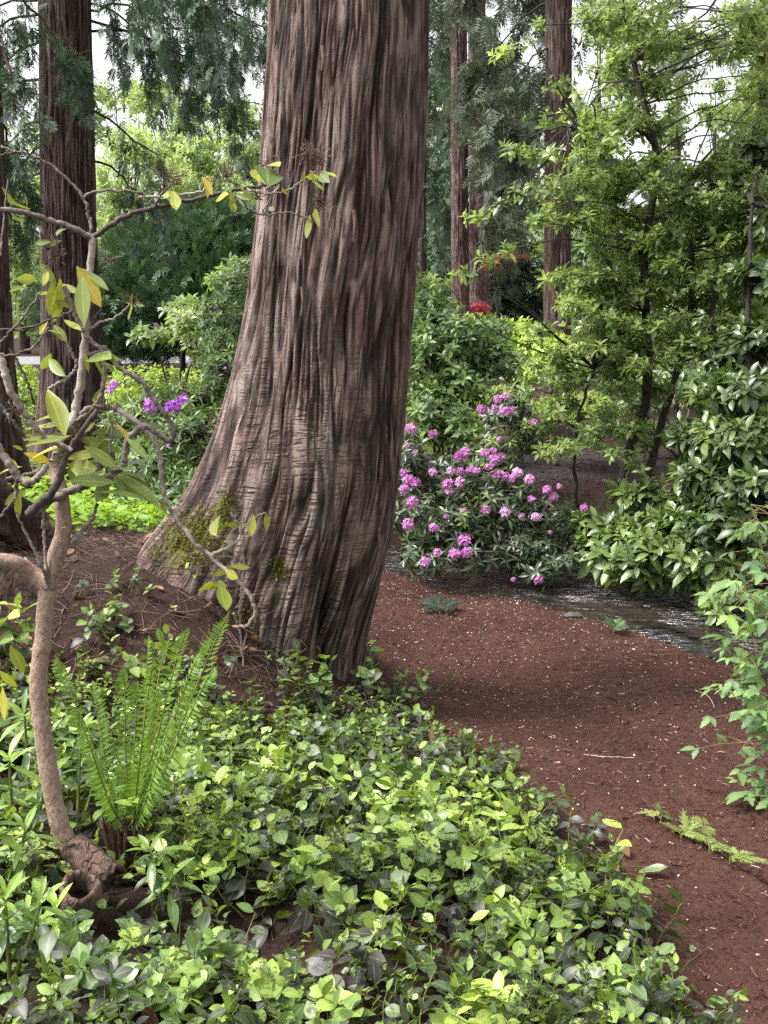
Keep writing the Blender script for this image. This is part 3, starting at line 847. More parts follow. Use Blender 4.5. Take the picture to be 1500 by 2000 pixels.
def conifer_crown(parent, limbs, mat, per_m=9, strand=(0.3, 1.0), size=(0.16, 0.32), hang=0.75, name='crown', sprays=SPRAY, limbmat=None, limb_r=0.03, step=0.1):
    """limbs: arrays of points; hanging strands of sprays along each limb"""
    gl, gf = Geo(), Geo()
    for P in limbs:
        p = tube(gl, P, limb_r, limb_r * 0.25, 12, 5, 0.015)
        ln = np.linalg.norm(np.diff(p, axis=0), axis=1).sum()
        n = max(3, int(ln * per_m))
        u = np.sqrt(rng.uniform(0.03, 1, n)) * (len(p) - 1.001)
        k = u.astype(int); f = (u - k)[:, None]
        s = p[k] * (1 - f) + p[k + 1] * f
        L = rng.uniform(strand[0], strand[1], n) * (0.55 + 0.45 * np.sin(np.linspace(0.2, 3, n)))
        tdir = unit(p[-1] - p[0])
        side = rng.normal(size=(n, 3)) * 0.55; side[:, 2] *= 0.2
        K = 6
        tt = np.linspace(0, 1, K)
        w = unit(tdir * 0.55 + side)
        S = s[:, None, :] + w[:, None, :] * (L[:, None, None] * (1 - hang) * 1.3 * tt[None, :, None] ** 0.8) + np.array([0, 0, -1.0]) * (L[:, None, None] * hang * tt[None, :, None] ** 1.5)
        tubes(gl, S, np.full((n, K), 0.004) * np.linspace(1, 0.4, K)[None], 3)
        m = np.maximum((L / step).astype(int), 2)
        ii = np.repeat(np.arange(n), m)
        tt2 = rng.uniform(0.05, 1, len(ii)) * (K - 1.001)
        k2 = tt2.astype(int); f2 = (tt2 - k2)[:, None]
        pos = S[ii, k2] * (1 - f2) + S[ii, k2 + 1] * f2
        dirv = unit(S[ii, k2 + 1] - S[ii, k2])
        d = unit(dirv * 0.9 + rng.normal(size=pos.shape) * 0.5 + np.array([0, 0, -0.35]))
        up = unit(rng.normal(size=pos.shape) * np.array([1, 1, 0.5]) + np.array([0, 0, 0.3]))
        sz = rng.uniform(size[0], size[1], len(pos))
        R = frames_x(d, up) * sz[:, None, None]
        tn = rng.normal(size=len(pos)) * 0.16 + rng.normal() * 0.1
        vi = rng.integers(0, len(sprays), len(pos))
        for v in range(len(sprays)):
            gf.scatter(sprays[v], R[vi == v], pos[vi == v], tn[vi == v])
    gl.build('limbs', limbmat or M['dark_stem'], parent)
    return gf.build(name, mat, parent)


def limb(px, py, Y, dx, dy, dz, droop=0.5):
    """a limb from the place seen at (px, py, Y) reaching (dx, dy, dz) with a droop in the middle"""
    a = at(px, py, Y); b = a + np.array([dx, dy, dz])
    return np.array([a, a + (b - a) * 0.35 + [0, 0, 0.05], a + (b - a) * 0.7 + [0, 0, -droop * 0.35], b + [0, 0, -droop * 0.2]])


SHADE_LIMBS = []  # cedar limbs above the view, added to shade the far path
for k_ in range(15):
    az = -0.9 + k_ * 0.42 + rng.normal() * 0.1
    zz = 4.9 + (k_ * 7 % 15) / 15 * 3.2
    ln = rng.uniform(1.8, 2.7)
    a0 = np.array([-0.12, TY, zz])
    e0 = a0 + np.array([math.cos(az) * ln, math.sin(az) * ln, 0.15])
    SHADE_LIMBS.append(np.array([a0, a0 * 0.65 + e0 * 0.35 + [0, 0, 0.1], a0 * 0.3 + e0 * 0.7, e0]))
for k_ in range(11):  # extra limbs reaching right and back, added to deepen that shade
    az = -0.15 + k_ * 0.14; ln = rng.uniform(2.6, 3.9)
    a0 = np.array([-0.1, TY, 5.3 + 0.12 * (k_ % 4)]); e0 = a0 + np.array([math.cos(az) * ln, math.sin(az) * ln * 0.95, -0.35])
    SHADE_LIMBS.append(np.array([a0, a0 * 0.65 + e0 * 0.35 + [0, 0, 0.15], a0 * 0.3 + e0 * 0.7 + [0, 0, 0.1], e0]))
conifer_crown(root, SHADE_LIMBS, M['cedar_leaf'], 11, (0.25, 0.55), (0.2, 0.36), 0.6, sprays=SPRAY_L, limb_r=0.03, step=0.12)

# left cedar (behind the sapling)
b0 = at(140, 800, 10.0); b0[2] = float(ground_z(b0[0], b0[1]))
t0 = at(118, -420, 10.0)
left = thing('cedar_tree', 'tall cedar with drooping grey green sprays behind the leafy sapling at the left', 'tree', b0, 'cedar trees')
simple_trunk(left, b0, t0, 0.255, 0.2, M['far_bark'], 0.75, 200, 420, 0.018, 9, 0.7, 2.0, 5)
L_ = []
for (py, dx, dy, dz, dr) in [(-150, 2.6, 0.6, -0.3, 0.6), (-90, 2.0, -0.8, -0.2, 0.5), (-40, 2.4, 0.2, -0.5, 0.7), (40, 1.9, 1.2, -0.2, 0.5), (95, 1.5, 0.3, 0.3, 0.2), (-20, 1.2, -1.1, -0.4, 0.5),
                             (-120, -1.6, -0.9, -0.3, 0.6), (20, -1.5, 0.3, -0.3, 0.5), (90, -1.4, 0.9, -0.5, 0.5), (180, -1.2, -0.5, -0.5, 0.4), (260, -0.9, 0.4, -0.3, 0.3),
                             (240, 0.75, 0.5, -0.3, 0.3), (330, 0.7, 0.7, -0.3, 0.3), (-60, -0.4, -1.2, -0.2, 0.4), (120, 1.6, 1.6, -0.4, 0.5), (-200, 3.0, 0.9, -0.2, 0.5),
                             (-170, -1.9, 0.6, 0.1, 0.5), (300, -1.0, 0.9, -0.4, 0.3), (-230, 1.5, 0.2, 0.0, 0.4), (360, -1.3, 0.6, -0.4, 0.3), (-10, 0.9, -0.7, -0.2, 0.3), (60, 1.1, 0.8, -0.2, 0.4), (110, 1.2, -0.3, -0.1, 0.4), (10, 2.1, 1.4, -0.2, 0.5), (70, 1.7, -0.5, 0.1, 0.5), (-30, 1.3, 1.8, -0.1, 0.4), (30, 0.8, 0.9, -0.2, 0.3), (150, 1.25, 1.2, 0.1, 0.4), (-60, -1.1, -0.3, -0.3, 0.4), (60, -0.8, -0.8, -0.4, 0.3)]:
    L_.append(limb(128 + (15 if dx > 0 else -15), py - (90 if dx > 1 else 30), 10.0, dx, dy, dz, dr * 0.8))
conifer_crown(left, L_, M['cedar_leaf'], 8, (0.25, 1.15), (0.09, 0.19), 0.85, limb_r=0.014, step=0.055, limbmat=M['dark_stem'])

# cedar standing out of frame at the left edge
b1 = at(-35, 720, 8.6); b1[2] = float(ground_z(b1[0], b1[1]))
e1 = thing('cedar_tree', 'partly seen reddish cedar trunk cut off by the left photo edge', 'tree', b1, 'cedar trees')
simple_trunk(e1, b1, at(-60, -100, 8.6), 0.23, 0.18, M['far_bark'], 0.5, 120, 260, 0.016, 9, 0.7, 5.0, 5)
conifer_crown(e1, [limb(-50, 60, 8.6, 0.55, -0.3, -0.4, 0.3), limb(-50, 180, 8.6, 0.3, 0.4, -0.5, 0.3), limb(-50, 330, 8.6, 0.25, 0.2, -0.3, 0.3), limb(-50, -60, 8.6, 0.7, 0.4, -0.4, 0.3)], M['cedar_leaf'], 12, (0.3, 0.9), (0.1, 0.2), 0.8, limb_r=0.016, step=0.06, limbmat=M['dead_twig'])

# trees on the right, farther away
def right_tree(label, px0, py0, px1, Y, r0, r1, bmat, limbs, lmat, cat='tree', name='fir_tree', seed=1.0, flare=0.35, per_m=14, strand=(0.4, 1.6), size=(0.2, 0.4), sprays=SPRAY_L, group='fir trees beyond the stream', top=-350):
    b = at(px0, py0, Y); b[2] = min(b[2], float(ground_z(b[0], b[1])))
    o = thing(name, label, cat, b, group)
    simple_trunk(o, b, at(px1, top, Y), r0, r1, bmat, flare, 110, 240, 0.014, 9, 0.8, seed, 5)
    if limbs:
        conifer_crown(o, [limb(*l) for l in limbs], lmat, per_m, strand, size, 0.8, 'crown', sprays, M['dark_stem'], 0.02, 0.1)
    return o


right_tree('slim reddish fir trunk just right of the huge cedar', 902, 690, 893, 19.0, 0.155, 0.12, M['fir_bark'],
           [(897, 60, 19, 1.5, -0.6, -0.5, 0.8), (897, 120, 19, 1.1, 0.6, -0.6, 0.8), (897, 220, 19, 0.9, -0.6, -0.6, 0.6), (897, 285, 19, 0.8, -0.8, -0.2, 0.5), (897, -60, 19, -0.9, 0.3, -0.6, 0.6), (897, -140, 19, 1.6, 0.3, -0.6, 0.8),
            (897, 40, 19, -0.7, 0.2, -0.7, 0.6), (897, 355, 19, 0.75, -0.4, -0.05, 0.4), (897, -220, 19, 1.2, -0.6, -0.2, 0.6)], M['fir_leaf'], seed=3.0)
right_tree('broad pale brown fir trunk standing behind the leafy laurel branches', 1092, 640, 1093, 17.0, 0.205, 0.185, M['far_bark'],
           [(1092, 0, 17, -1.3, 0.5, -0.6, 0.6), (1092, 90, 17, -1.0, -0.4, -0.5, 0.6), (1092, 150, 17, 0.8, 0.6, -0.5, 0.5), (1092, -90, 17, 1.3, 0.4, -0.5, 0.7), (1092, 190, 17, -0.6, 0.6, -0.4, 0.5), (1092, -160, 17, -1.6, 0.3, -0.4, 0.6), (1092, 250, 17, 0.7, 0.8, -0.3, 0.4)],
           M['fir_leaf'], seed=6.0)
right_tree('short stretch of reddish trunk behind the slim fir beside the red maple', 938, 640, 930, 26.0, 0.23, 0.18, M['fir_bark'],
           [(930, 60, 26, 1.2, 0.5, -0.8, 0.7), (930, 150, 26, -1.2, 0.5, -0.8, 0.7), (930, 250, 26, 1.0, -0.5, -0.7, 0.7), (930, 330, 26, -0.8, -0.6, -0.6, 0.6), (930, -40, 26, -1.5, 0.2, -0.6, 0.6), (930, -80, 26, 1.8, 0.2, -0.6, 0.6), (930, 400, 26, 0.8, 0.4, -0.5, 0.4)], M['fir_leaf'], seed=9.0, top=-200)
right_tree('pair of thin pale trunks close to the right side of the huge cedar', 827, 600, 824, 24.0, 0.085, 0.07, M['far_bark'],
           [(826, 40, 24, 1.0, 0.4, -0.8, 0.7), (826, 200, 24, 0.8, -0.5, -0.8, 0.7), (826, 320, 24, 0.7, 0.5, -0.8, 0.7), (826, 420, 24, 0.5, -0.4, -0.7, 0.6), (826, 120, 24, -0.8, 0.5, -0.9, 0.6), (826, -80, 24, 1.4, 0.4, -0.9, 0.6)], M['cedar_leaf'], seed=11.0)
right_tree('grey brown fir trunk cut off by the top right photo corner', 1530, 700, 1492, 13.0, 0.17, 0.13, M['far_bark'],
           [(1492, -40, 13, -1.0, 0.3, -0.3, 0.5), (1492, 40, 13, -0.9, -0.4, -0.3, 0.4), (1492, -130, 13, -1.5, 0.3, -0.1, 0.5)], M['fir_leaf'], seed=13.0, per_m=6, strand=(0.3, 0.8), size=(0.2, 0.4))

# ------------------------------------------------------------------ shrubs
def blob(px, py, Y, rx, ry, rd=None):
    """an ellipsoid of foliage seen at (px, py) with half sizes rx, ry in photo pixels at distance Y, rd metres deep"""
    c = at(px, py, Y)
    a, b = rx / F * Y, ry / F * Y
    return c, np.array([a, rd if rd is not None else max(a, b) * 0.9, b])


def fill(blobs, n, shell=0.3):
    """n points spread through the blobs by volume, with the blob each belongs to"""
    vol = np.array([b[1].prod() ** 0.75 for b in blobs]); vol /= vol.sum()
    k = rng.choice(len(blobs), n, p=vol)
    v = unit(rng.normal(size=(n, 3)))
    r = rng.uniform(0, 1, n) ** shell
    c = np.array([b[0] for b in blobs])[k]; s = np.array([b[1] for b in blobs])[k]
    return c + v * r[:, None] * s, k, v


def shrub(name, label, cat, base, blobs, n, whorls, mat, size=(0.8, 1.2), stems=None, stemmat=None, group=None, uplift=0.9, outw=0.6, tint0=0.0, tspread=0.12, stem_r=0.03, shell=0.3, twig=0.6, part='foliage', extra=None):
    base = np.asarray(base, float)
    o = thing(name, label, cat, base, group)
    gs, gf = Geo(), Geo()
    pts, k, v = fill(blobs, n, shell)
    # keep above the ground
    gz = ground_z(pts[:, 0], pts[:, 1])
    low = pts[:, 2] < gz + 0.04
    pts[low, 2] = gz[low] + 0.04 + rng.uniform(0, 0.1, low.sum())
    stem_pts = []
    for s in (stems or []):
        P, r0, r1 = s
        g_ = Geo(); stem_pts.append(tube(g_, P, r0, r1, 22, 7, 0.008, knob=0.05)); g_.build('stem', stemmat or M['dark_stem'], o)
    cen = np.array([b[0] for b in blobs])
    for c, s in zip(cen, [b[1] for b in blobs]):
        if stem_pts:
            allp = np.concatenate(stem_pts)
            q = allp[np.argmin(((allp - c) ** 2).sum(1) + 0.6 * np.maximum(allp[:, 2] - c[2], 0) ** 2)]
        else:
            q = base
        mid = q * 0.5 + c * 0.5 + rng.normal(size=3) * 0.06 * np.linalg.norm(c - q) + [0, 0, 0.06]
        tube(gs, [q, mid, c], stem_r * 0.6, stem_r * 0.25, 9, 5, 0.008)
    # twigs
    m = rng.random(n) < twig
    c = cen[k[m]]; e = pts[m]
    c = c + (e - c) * 0.1
    md = (c + e) / 2 + rng.normal(size=e.shape) * 0.03 + np.array([0, 0, -0.02])
    tubes(gs, np.stack([c, md, e], 1), np.tile(np.array([stem_r * 0.2, stem_r * 0.14, stem_r * 0.08]), (len(e), 1)), 3)
    up = unit(np.array([0, 0, uplift]) + v * outw + rng.normal(size=v.shape) * 0.3)
    sz = rng.uniform(size[0], size[1], n)
    R = frames_z(up, rng.uniform(0, 2 * PI, n)) * sz[:, None, None]
    bt = rng.normal(size=len(blobs)) * tspread * 0.8
    tn = tint0 + rng.normal(size=n) * tspread + bt[k]
    vi = rng.integers(0, len(whorls), n)
    for w in range(len(whorls)):
        gf.scatter(whorls[w], R[vi == w], pts[vi == w], tn[vi == w])
    gs.build('branches', stemmat or M['dark_stem'], o)
    gf.build(part, mat, o)
    return o, pts, up


W_LAUREL = [whorl(8, 0.115, 0.44, -15, 60, 50 + s, 3, -0.3, 0.3) for s in range(5)]
W_LAUREL_BIG = [whorl(8, 0.145, 0.43, -20, 55, 60 + s, 4, -0.3, 0.3) for s in range(5)]
W_RHODO = [whorl(9, 0.10, 0.3, -40, 35, 70 + s, 3, -0.3, 0.3) for s in range(5)]
W_MID = [whorl(8, 0.095, 0.32, -20, 60, 80 + s, 2, -0.3, 0.3) for s in range(4)]
W_SMALL = [whorl(7, 0.06, 0.45, -20, 60, 90 + s, 2, -0.2, 0.2) for s in range(4)]
W_FAR = [whorl(6, 0.13, 0.6, -40, 60, 100 + s, 2, -0.2, 0.1) for s in range(4)]

# tall pale laurel on the right: layered sprays
A_ = []
for (px, py, rx, ry, Y) in [
    (985, 100, 26, 10, 8.6), (1030, 75, 30, 10, 8.4), (1060, 50, 26, 10, 8.3), (1090, 165, 36, 10, 8.4), (1070, 235, 36, 10, 8.6), (1000, 292, 34, 9, 8.2), (1050, 300, 40, 12, 8.2), (1105, 300, 40, 14, 8.0),
    (975, 400, 36, 12, 8.0), (1030, 378, 40, 13, 8.1), (1080, 365, 50, 16, 8.3), (940, 425, 30, 10, 7.9), (1050, 430, 45, 13, 7.9), (905, 530, 34, 10, 8.0), (945, 510, 30, 10, 8.1), (980, 488, 36, 11, 8.2), (865, 552, 22, 7, 8.3),
    (1080, 545, 26, 9, 8.5), (1060, 650, 40, 14, 8.4), (1040, 715, 40, 14, 8.5), (1030, 760, 40, 14, 8.5), (1050, 835, 36, 14, 8.6)]:
    A_.append(blob(px, py, Y, rx, ry, 0.22))
r_ = np.random.default_rng(91)
A_ += [blob(a_, b_, c_, d_, e_, 0.3) for a_, b_, c_, d_, e_ in [(1110, 872, 8.2, 55, 16), (1190, 880, 8.1, 50, 16), (1230, 835, 8.3, 50, 16), (1150, 835, 8.3, 50, 16), (1060, 880, 8.4, 30, 12), (1240, 905, 8.2, 30, 12)]]
while len(A_) < 300:
    py = r_.uniform(5, 860)
    xl = np.interp(py, [0, 200, 290, 420, 440, 600, 640, 860], [1125, 1130, 1100, 1080, 1125, 1120, 1080, 1060])
    px = r_.uniform(xl, 1520)
    if py < 350 and ((px - 1355) / 75) ** 2 + ((py - 200) / 120) ** 2 < 1: continue
    if py < 300 and r_.random() < 0.35: continue
    if py > 700 and px > 1290: continue
    A_.append(blob(px, py, r_.uniform(7.9, 9.4), r_.uniform(26, 64), r_.uniform(9, 17) if py < 340 else r_.uniform(12, 30), 0.3))
gb = at(1215, 1010, 8.9); gb[2] = float(ground_z(gb[0], gb[1]))
ST = [(np.array([gb, at(1220, 900, 8.8), at(1262, 780, 8.6), at(1262, 620, 8.5), at(1265, 470, 8.5), at(1285, 300, 8.5), at(1250, 170, 8.5), at(1228, 60, 8.5), at(1200, -60, 8.5)]), 0.045, 0.015),
      (np.array([gb + [0.06, 0.05, 0], at(1300, 800, 8.9), at(1345, 640, 8.7), at(1350, 470, 8.7), at(1330, 380, 8.7)]), 0.04, 0.012),
      (np.array([gb + [-0.25, 0.1, 0], at(1120, 930, 8.8), at(1130, 820, 8.6), at(1160, 720, 8.5)]), 0.018, 0.01),
      (np.array([at(1285, 300, 8.5), at(1240, 245, 8.4), at(1180, 238, 8.4), at(1130, 245, 8.4)]), 0.018, 0.008),
      (np.array([gb + [0.35, 0.1, 0], at(1320, 960, 8.6), at(1370, 860, 8.4), at(1390, 700, 8.3), at(1395, 560, 8.3)]), 0.05, 0.014)]
shrub('laurel_tree', 'tall open laurel tree with pale green layered sprays on thin dark stems', 'tree', gb, A_, 4700, W_LAUREL, M['laurel'], (0.48, 0.85), ST, None, 'laurels on the right bank', 0.85, 0.5, 0.14, 0.17, 0.013, 0.6)

# dense dark laurel at right edge
B_ = [blob(*p) for p in [(1490, 290, 8.2, 50, 16, 0.3), (1440, 340, 8.4, 50, 14, 0.3), (1490, 430, 8.0, 60, 34, 0.4), (1500, 540, 7.6, 60, 36, 0.4), (1420, 690, 7.9, 60, 24, 0.3), (1480, 660, 7.6, 60, 36, 0.4), (1470, 760, 7.4, 80, 36, 0.4), (1400, 770, 7.8, 60, 26, 0.35), (1460, 850, 7.2, 100, 44, 0.45), (1370, 850, 7.7, 60, 30, 0.35), (1490, 950, 7.0, 90, 50, 0.45), (1400, 930, 7.4, 80, 36, 0.4), (1440, 1010, 7.1, 90, 40, 0.4), (1360, 980, 7.6, 50, 24, 0.3)]]
gb2 = at(1460, 1130, 7.6); gb2[2] = float(ground_z(gb2[0], gb2[1]))
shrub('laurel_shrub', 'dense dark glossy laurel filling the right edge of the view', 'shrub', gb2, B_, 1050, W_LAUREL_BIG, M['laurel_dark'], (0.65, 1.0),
      [(np.array([gb2, at(1440, 900, 7.5), at(1460, 700, 7.5), at(1470, 400, 7.6)]), 0.035, 0.012), (np.array([gb2 + [-0.3, 0.1, 0], at(1330, 960, 7.7), at(1390, 850, 7.5)]), 0.03, 0.015)], None, 'laurels on the right bank', 0.9, 0.7, 0.0, 0.14)

# low glossy laurel overhanging the stream
C_ = [blob(*p) for p in [(1180, 1060, 7.9, 50, 40, 0.3), (1230, 1090, 7.7, 65, 50, 0.35), (1300, 1070, 7.6, 75, 60, 0.4), (1370, 1060, 7.4, 70, 70, 0.4), (1250, 1020, 8.0, 60, 30, 0.3), (1330, 1010, 7.8, 70, 40, 0.35), (1310, 1105, 7.6, 55, 30, 0.3), (1390, 1120, 7.3, 50, 40, 0.3), (1400, 1180, 7.0, 34, 22, 0.2), (1160, 1020, 8.1, 40, 16, 0.25), (1250, 960, 8.2, 50, 22, 0.25), (1430, 1080, 7.2, 60, 60, 0.3)]]
gb3 = at(1330, 1090, 8.2); gb3[2] = float(ground_z(gb3[0], gb3[1]))
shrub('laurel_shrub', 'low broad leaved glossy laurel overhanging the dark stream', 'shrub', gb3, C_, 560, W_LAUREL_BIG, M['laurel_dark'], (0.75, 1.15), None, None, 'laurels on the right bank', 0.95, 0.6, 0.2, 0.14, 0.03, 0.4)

# mid green shrubs centre
D_ = [blob(*p) for p in [(850, 620, 10.5, 60, 50, 0.5), (900, 660, 10.3, 70, 50, 0.5), (840, 700, 10.0, 70, 60, 0.5), (900, 750, 10.0, 70, 50, 0.5), (850, 790, 9.6, 70, 45, 0.5), (960, 700, 10.6, 60, 40, 0.5), (880, 840, 9.4, 70, 30, 0.4), (830, 560, 11.0, 30, 30, 0.3), (960, 640, 11.2, 40, 25, 0.4)]]
gd = at(870, 900, 10.2); gd[2] = float(ground_z(gd[0], gd[1]))
shrub('leafy_shrub', 'mid green bushy shrub between the huge cedar and the slim fir', 'shrub', gd, D_, 800, W_LAUREL, M['mid_shrub'], (0.7, 1.05), None, None, 'green shrubs beyond the stream', 0.9, 0.7, 0.24, 0.18)
E_ = [blob(*p) for p in [(1000, 650, 15.0, 70, 26, 0.8), (1060, 680, 14.5, 60, 30, 0.8), (960, 690, 14.8, 55, 30, 0.7), (1020, 720, 14.0, 60, 22, 0.6), (920, 640, 15.0, 40, 24, 0.6)]]
ge = at(1010, 760, 14.6); ge[2] = float(ground_z(ge[0], ge[1]))
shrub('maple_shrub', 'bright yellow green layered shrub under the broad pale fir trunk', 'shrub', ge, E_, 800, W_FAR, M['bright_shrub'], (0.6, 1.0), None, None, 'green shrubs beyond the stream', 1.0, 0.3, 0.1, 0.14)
E2 = [blob(*p) for p in [(1160, 790, 12.0, 90, 26, 0.6), (1100, 800, 12.3, 60, 22, 0.5), (960, 775, 12.5, 70, 20, 0.5), (880, 800, 12.2, 70, 22, 0.5), (840, 850, 11.2, 60, 30, 0.5), (900, 880, 10.6, 70, 26, 0.4)]]
ge = at(1000, 850, 12.6); ge[2] = float(ground_z(ge[0], ge[1]))
shrub('azalea_shrub', 'low sunny yellow green bushes behind the pink flowers', 'shrub', ge, E2, 850, W_SMALL, M['bright_shrub'], (0.9, 1.4), None, None, 'green shrubs beyond the stream', 1.0, 0.4, 0.0, 0.16)
E3 = [blob(*p) for p in [(1330, 730, 12.5, 130, 40, 0.8), (1250, 770, 12.0, 90, 34, 0.7), (1420, 760, 12.0, 100, 50, 0.8), (1300, 610, 17, 100, 40, 1.0), (1400, 600, 16, 90, 60, 1.0), (1210, 640, 18, 90, 40, 1.0)]]
ge = at(1330, 850, 12.6); ge[2] = float(ground_z(ge[0], ge[1]))
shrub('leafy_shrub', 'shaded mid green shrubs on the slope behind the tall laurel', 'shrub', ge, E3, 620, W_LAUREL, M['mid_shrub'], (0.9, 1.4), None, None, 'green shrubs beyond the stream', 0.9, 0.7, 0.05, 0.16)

# pink rhododendron
R_ = [blob(*p) for p in [(820, 1000, 8.2, 60, 60, 0.45), (800, 900, 8.5, 40, 60, 0.4), (880, 930, 8.6, 60, 50, 0.45), (890, 1010, 8.3, 75, 60, 0.5), (960, 880, 8.8, 60, 50, 0.4), (990, 800, 9.0, 50, 36, 0.35), (970, 960, 8.5, 80, 60, 0.5), (1030, 850, 9.0, 30, 40, 0.3),
                          (1000, 1050, 8.2, 85, 50, 0.45), (1060, 1000, 8.4, 60, 45, 0.4), (1070, 1080, 8.1, 65, 36, 0.4), (900, 1080, 7.9, 75, 34, 0.4), (830, 1080, 8.0, 50, 34, 0.35), (1110, 1030, 8.4, 40, 40, 0.3), (1040, 1110, 7.9, 50, 20, 0.25)]]
gr_ = at(960, 1090, 9.0); gr_[2] = float(ground_z(gr_[0], gr_[1]))
rh, rpts, rup = shrub('rhododendron', 'dark leaved rhododendron covered in pink flower heads beside the stream', 'shrub', gr_, R_, 900, W_RHODO, M['rhodo'], (0.75, 1.15),
                      [(np.array([gr_, at(920, 1040, 8.6), at(860, 1045, 8.3), at(780, 1050, 8.2)]), 0.03, 0.012), (np.array([gr_, at(1000, 950, 8.9), at(1000, 830, 9.0)]), 0.02, 0.006)], M['pale_branch'], 'flowering rhododendrons', 0.8, 0.8, 0.05, 0.16)


def truss(seed, n=16):
    """a rounded head of open five-petalled flowers"""
    r = np.random.default_rng(seed); out = []
    for i in range(n):
        z = 1 - (i + 0.5) / n * 1.25; ph = i * 2.39996
        s = math.sqrt(max(1 - z * z, 0)); d = np.array([s * math.cos(ph), s * math.sin(ph), z])
        rr_ = r.uniform(0.5, 0.85)
        for j in range(5):
            a = j * 2 * PI / 5 + r.uniform(0, 1)
            e1 = unit(np.cross(d, [0.3, 0.5, 0.81])); e2 = np.cross(d, e1)
            pd = e1 * math.cos(a) + e2 * math.sin(a) + d * 0.55
            out.append(placed(leaf(1, 0.62, 0.1, -0.25, 2, 0.55, tip=0.35), pd, d, d * rr_, 0.6 * r.uniform(0.75, 1.25), r.normal() * 0.18))
    return merge(out)


TR = [truss(s, 10 + s) for s in range(6)]


def flowers(parent, spots, mat, rad):
    for i, (px, py, Y, s) in enumerate(spots):
        g = Geo()
        p = at(px, py, Y)
        up = unit(np.array([[rng.normal() * 0.35, -0.55 + rng.normal() * 0.2, 0.8]]))
        g.scatter(TR[(i * 5) % 6], frames_z(up, np.array([rng.uniform(0, 6)])) * (rad * s * rng.uniform(0.85, 1.15)) * np.array([1, 1, rng.uniform(0.75, 1.0)]), p[None], np.array([rng.normal() * 0.25]))
        g.build('flower_head', mat, parent)


FL = [(988, 775, 8.7, 1.0), (973, 780, 8.75, .9), (941, 801, 8.7, .9), (967, 798, 8.7, .8), (992, 802, 8.65, 1.0), (1000, 800, 8.7, .8), (984, 806, 8.6, .9), (1043, 827, 8.7, .9), (802, 838, 8.3, 1.0), (846, 848, 8.4, 1.0), (974, 858, 8.5, .6), (795, 870, 8.3, .7), (810, 885, 8.3, .8),
      (896, 892, 8.2, 1.0), (909, 884, 8.25, .9), (947, 885, 8.3, .9), (964, 880, 8.3, .7), (966, 897, 8.25, 1.0), (978, 895, 8.3, .9), (902, 890, 8.3, .8), (788, 925, 8.1, .8), (798, 938, 8.0, 1.0), (810, 944, 8.0, 1.0), (846, 923, 8.1, .9), (880, 921, 8.1, .9), (900, 921, 8.1, .9), (920, 919, 8.15, .9), (931, 920, 8.1, .8), (957, 913, 8.1, 1.0),
      (971, 927, 8.1, .9), (985, 929, 8.1, .9), (998, 935, 8.1, .8), (1011, 924, 8.15, .9), (1034, 936, 8.1, .9), (874, 945, 7.95, 1.0), (878, 960, 7.95, .9), (898, 943, 7.95, .9), (790, 956, 7.95, .9), (805, 982, 7.8, 1.1), (796, 1024, 7.7, 1.0), (847, 1031, 7.65, 1.0), (908, 1056, 7.55, 1.2), (888, 1083, 7.5, 1.1), (912, 1080, 7.5, 1.1), (855, 1080, 7.55, .7),
      (831, 1098, 7.5, .9), (949, 997, 7.9, .9), (987, 1001, 7.8, 1.1), (1019, 1009, 7.8, .7), (1046, 1010, 7.8, 1.0), (1068, 957, 8.0, .7), (1082, 970, 8.0, .9), (1038, 975, 8.0, .7), (1141, 993, 8.0, .8), (1053, 1133, 7.4, .9), (1003, 1132, 7.5, .5), (1075, 1040, 7.7, .4), (905, 1000, 7.9, .6), (1092, 950, 8.1, .5), (870, 1010, 7.9, .5)]
flowers(rh, FL, M['pink'], 0.04)

# left rhododendrons behind the trunk
L1 = [blob(*p) for p in [(430, 620, 9.6, 60, 50, 0.4), (435, 680, 9.3, 40, 50, 0.4), (440, 720, 9.0, 50, 70, 0.45), (380, 780, 8.8, 60, 45, 0.45), (300, 800, 8.6, 60, 50, 0.45), (380, 850, 8.3, 75, 60, 0.45), (300, 900, 8.0, 75, 55, 0.45), (350, 960, 7.6, 60, 50, 0.4), (240, 830, 8.6, 45, 45, 0.4), (270, 960, 7.8, 50, 40, 0.35), (460, 560, 10, 40, 40, 0.4), (460, 830, 8.8, 40, 60, 0.35)]]
gl_ = at(360, 1000, 8.6); gl_[2] = float(ground_z(gl_[0], gl_[1]))
lr, _, _ = shrub('rhododendron', 'rhododendron with a few purple flower heads left of the huge cedar', 'shrub', gl_, L1, 1250, W_MID, M['mid_shrub'], (0.65, 1.05), None, None, 'flowering rhododendrons', 0.85, 0.75, 0.12, 0.18)
flowers(lr, [(358, 783, 7.9, 1.15), (338, 796, 7.85, 1.15), (296, 793, 7.9, 1.0), (222, 752, 8.0, .7), (215, 762, 8.0, .5), (440, 719, 8.4, .32), (372, 708, 8.6, .35), (351, 624, 9.0, .3), (420, 602, 9.2, .25), (305, 634, 9.0, .25), (233, 808, 8.1, .3), (328, 870, 7.6, .3)], M['purple'], 0.05)
L2 = [blob(*p) for p in [(40, 780, 12.5, 70, 45, 0.6), (20, 740, 13.0, 50, 30, 0.6), (90, 820, 12.0, 60, 30, 0.5)]]
g2 = at(30, 850, 12.5); g2[2] = float(ground_z(g2[0], g2[1]))
shrub('boxwood_shrub', 'bright green clipped low shrub between the two left cedars', 'shrub', g2, L2, 700, W_SMALL, M['bright_shrub'], (0.9, 1.3), None, None, 'green shrubs on the left lawn', 0.9, 0.8, -0.05, 0.14)
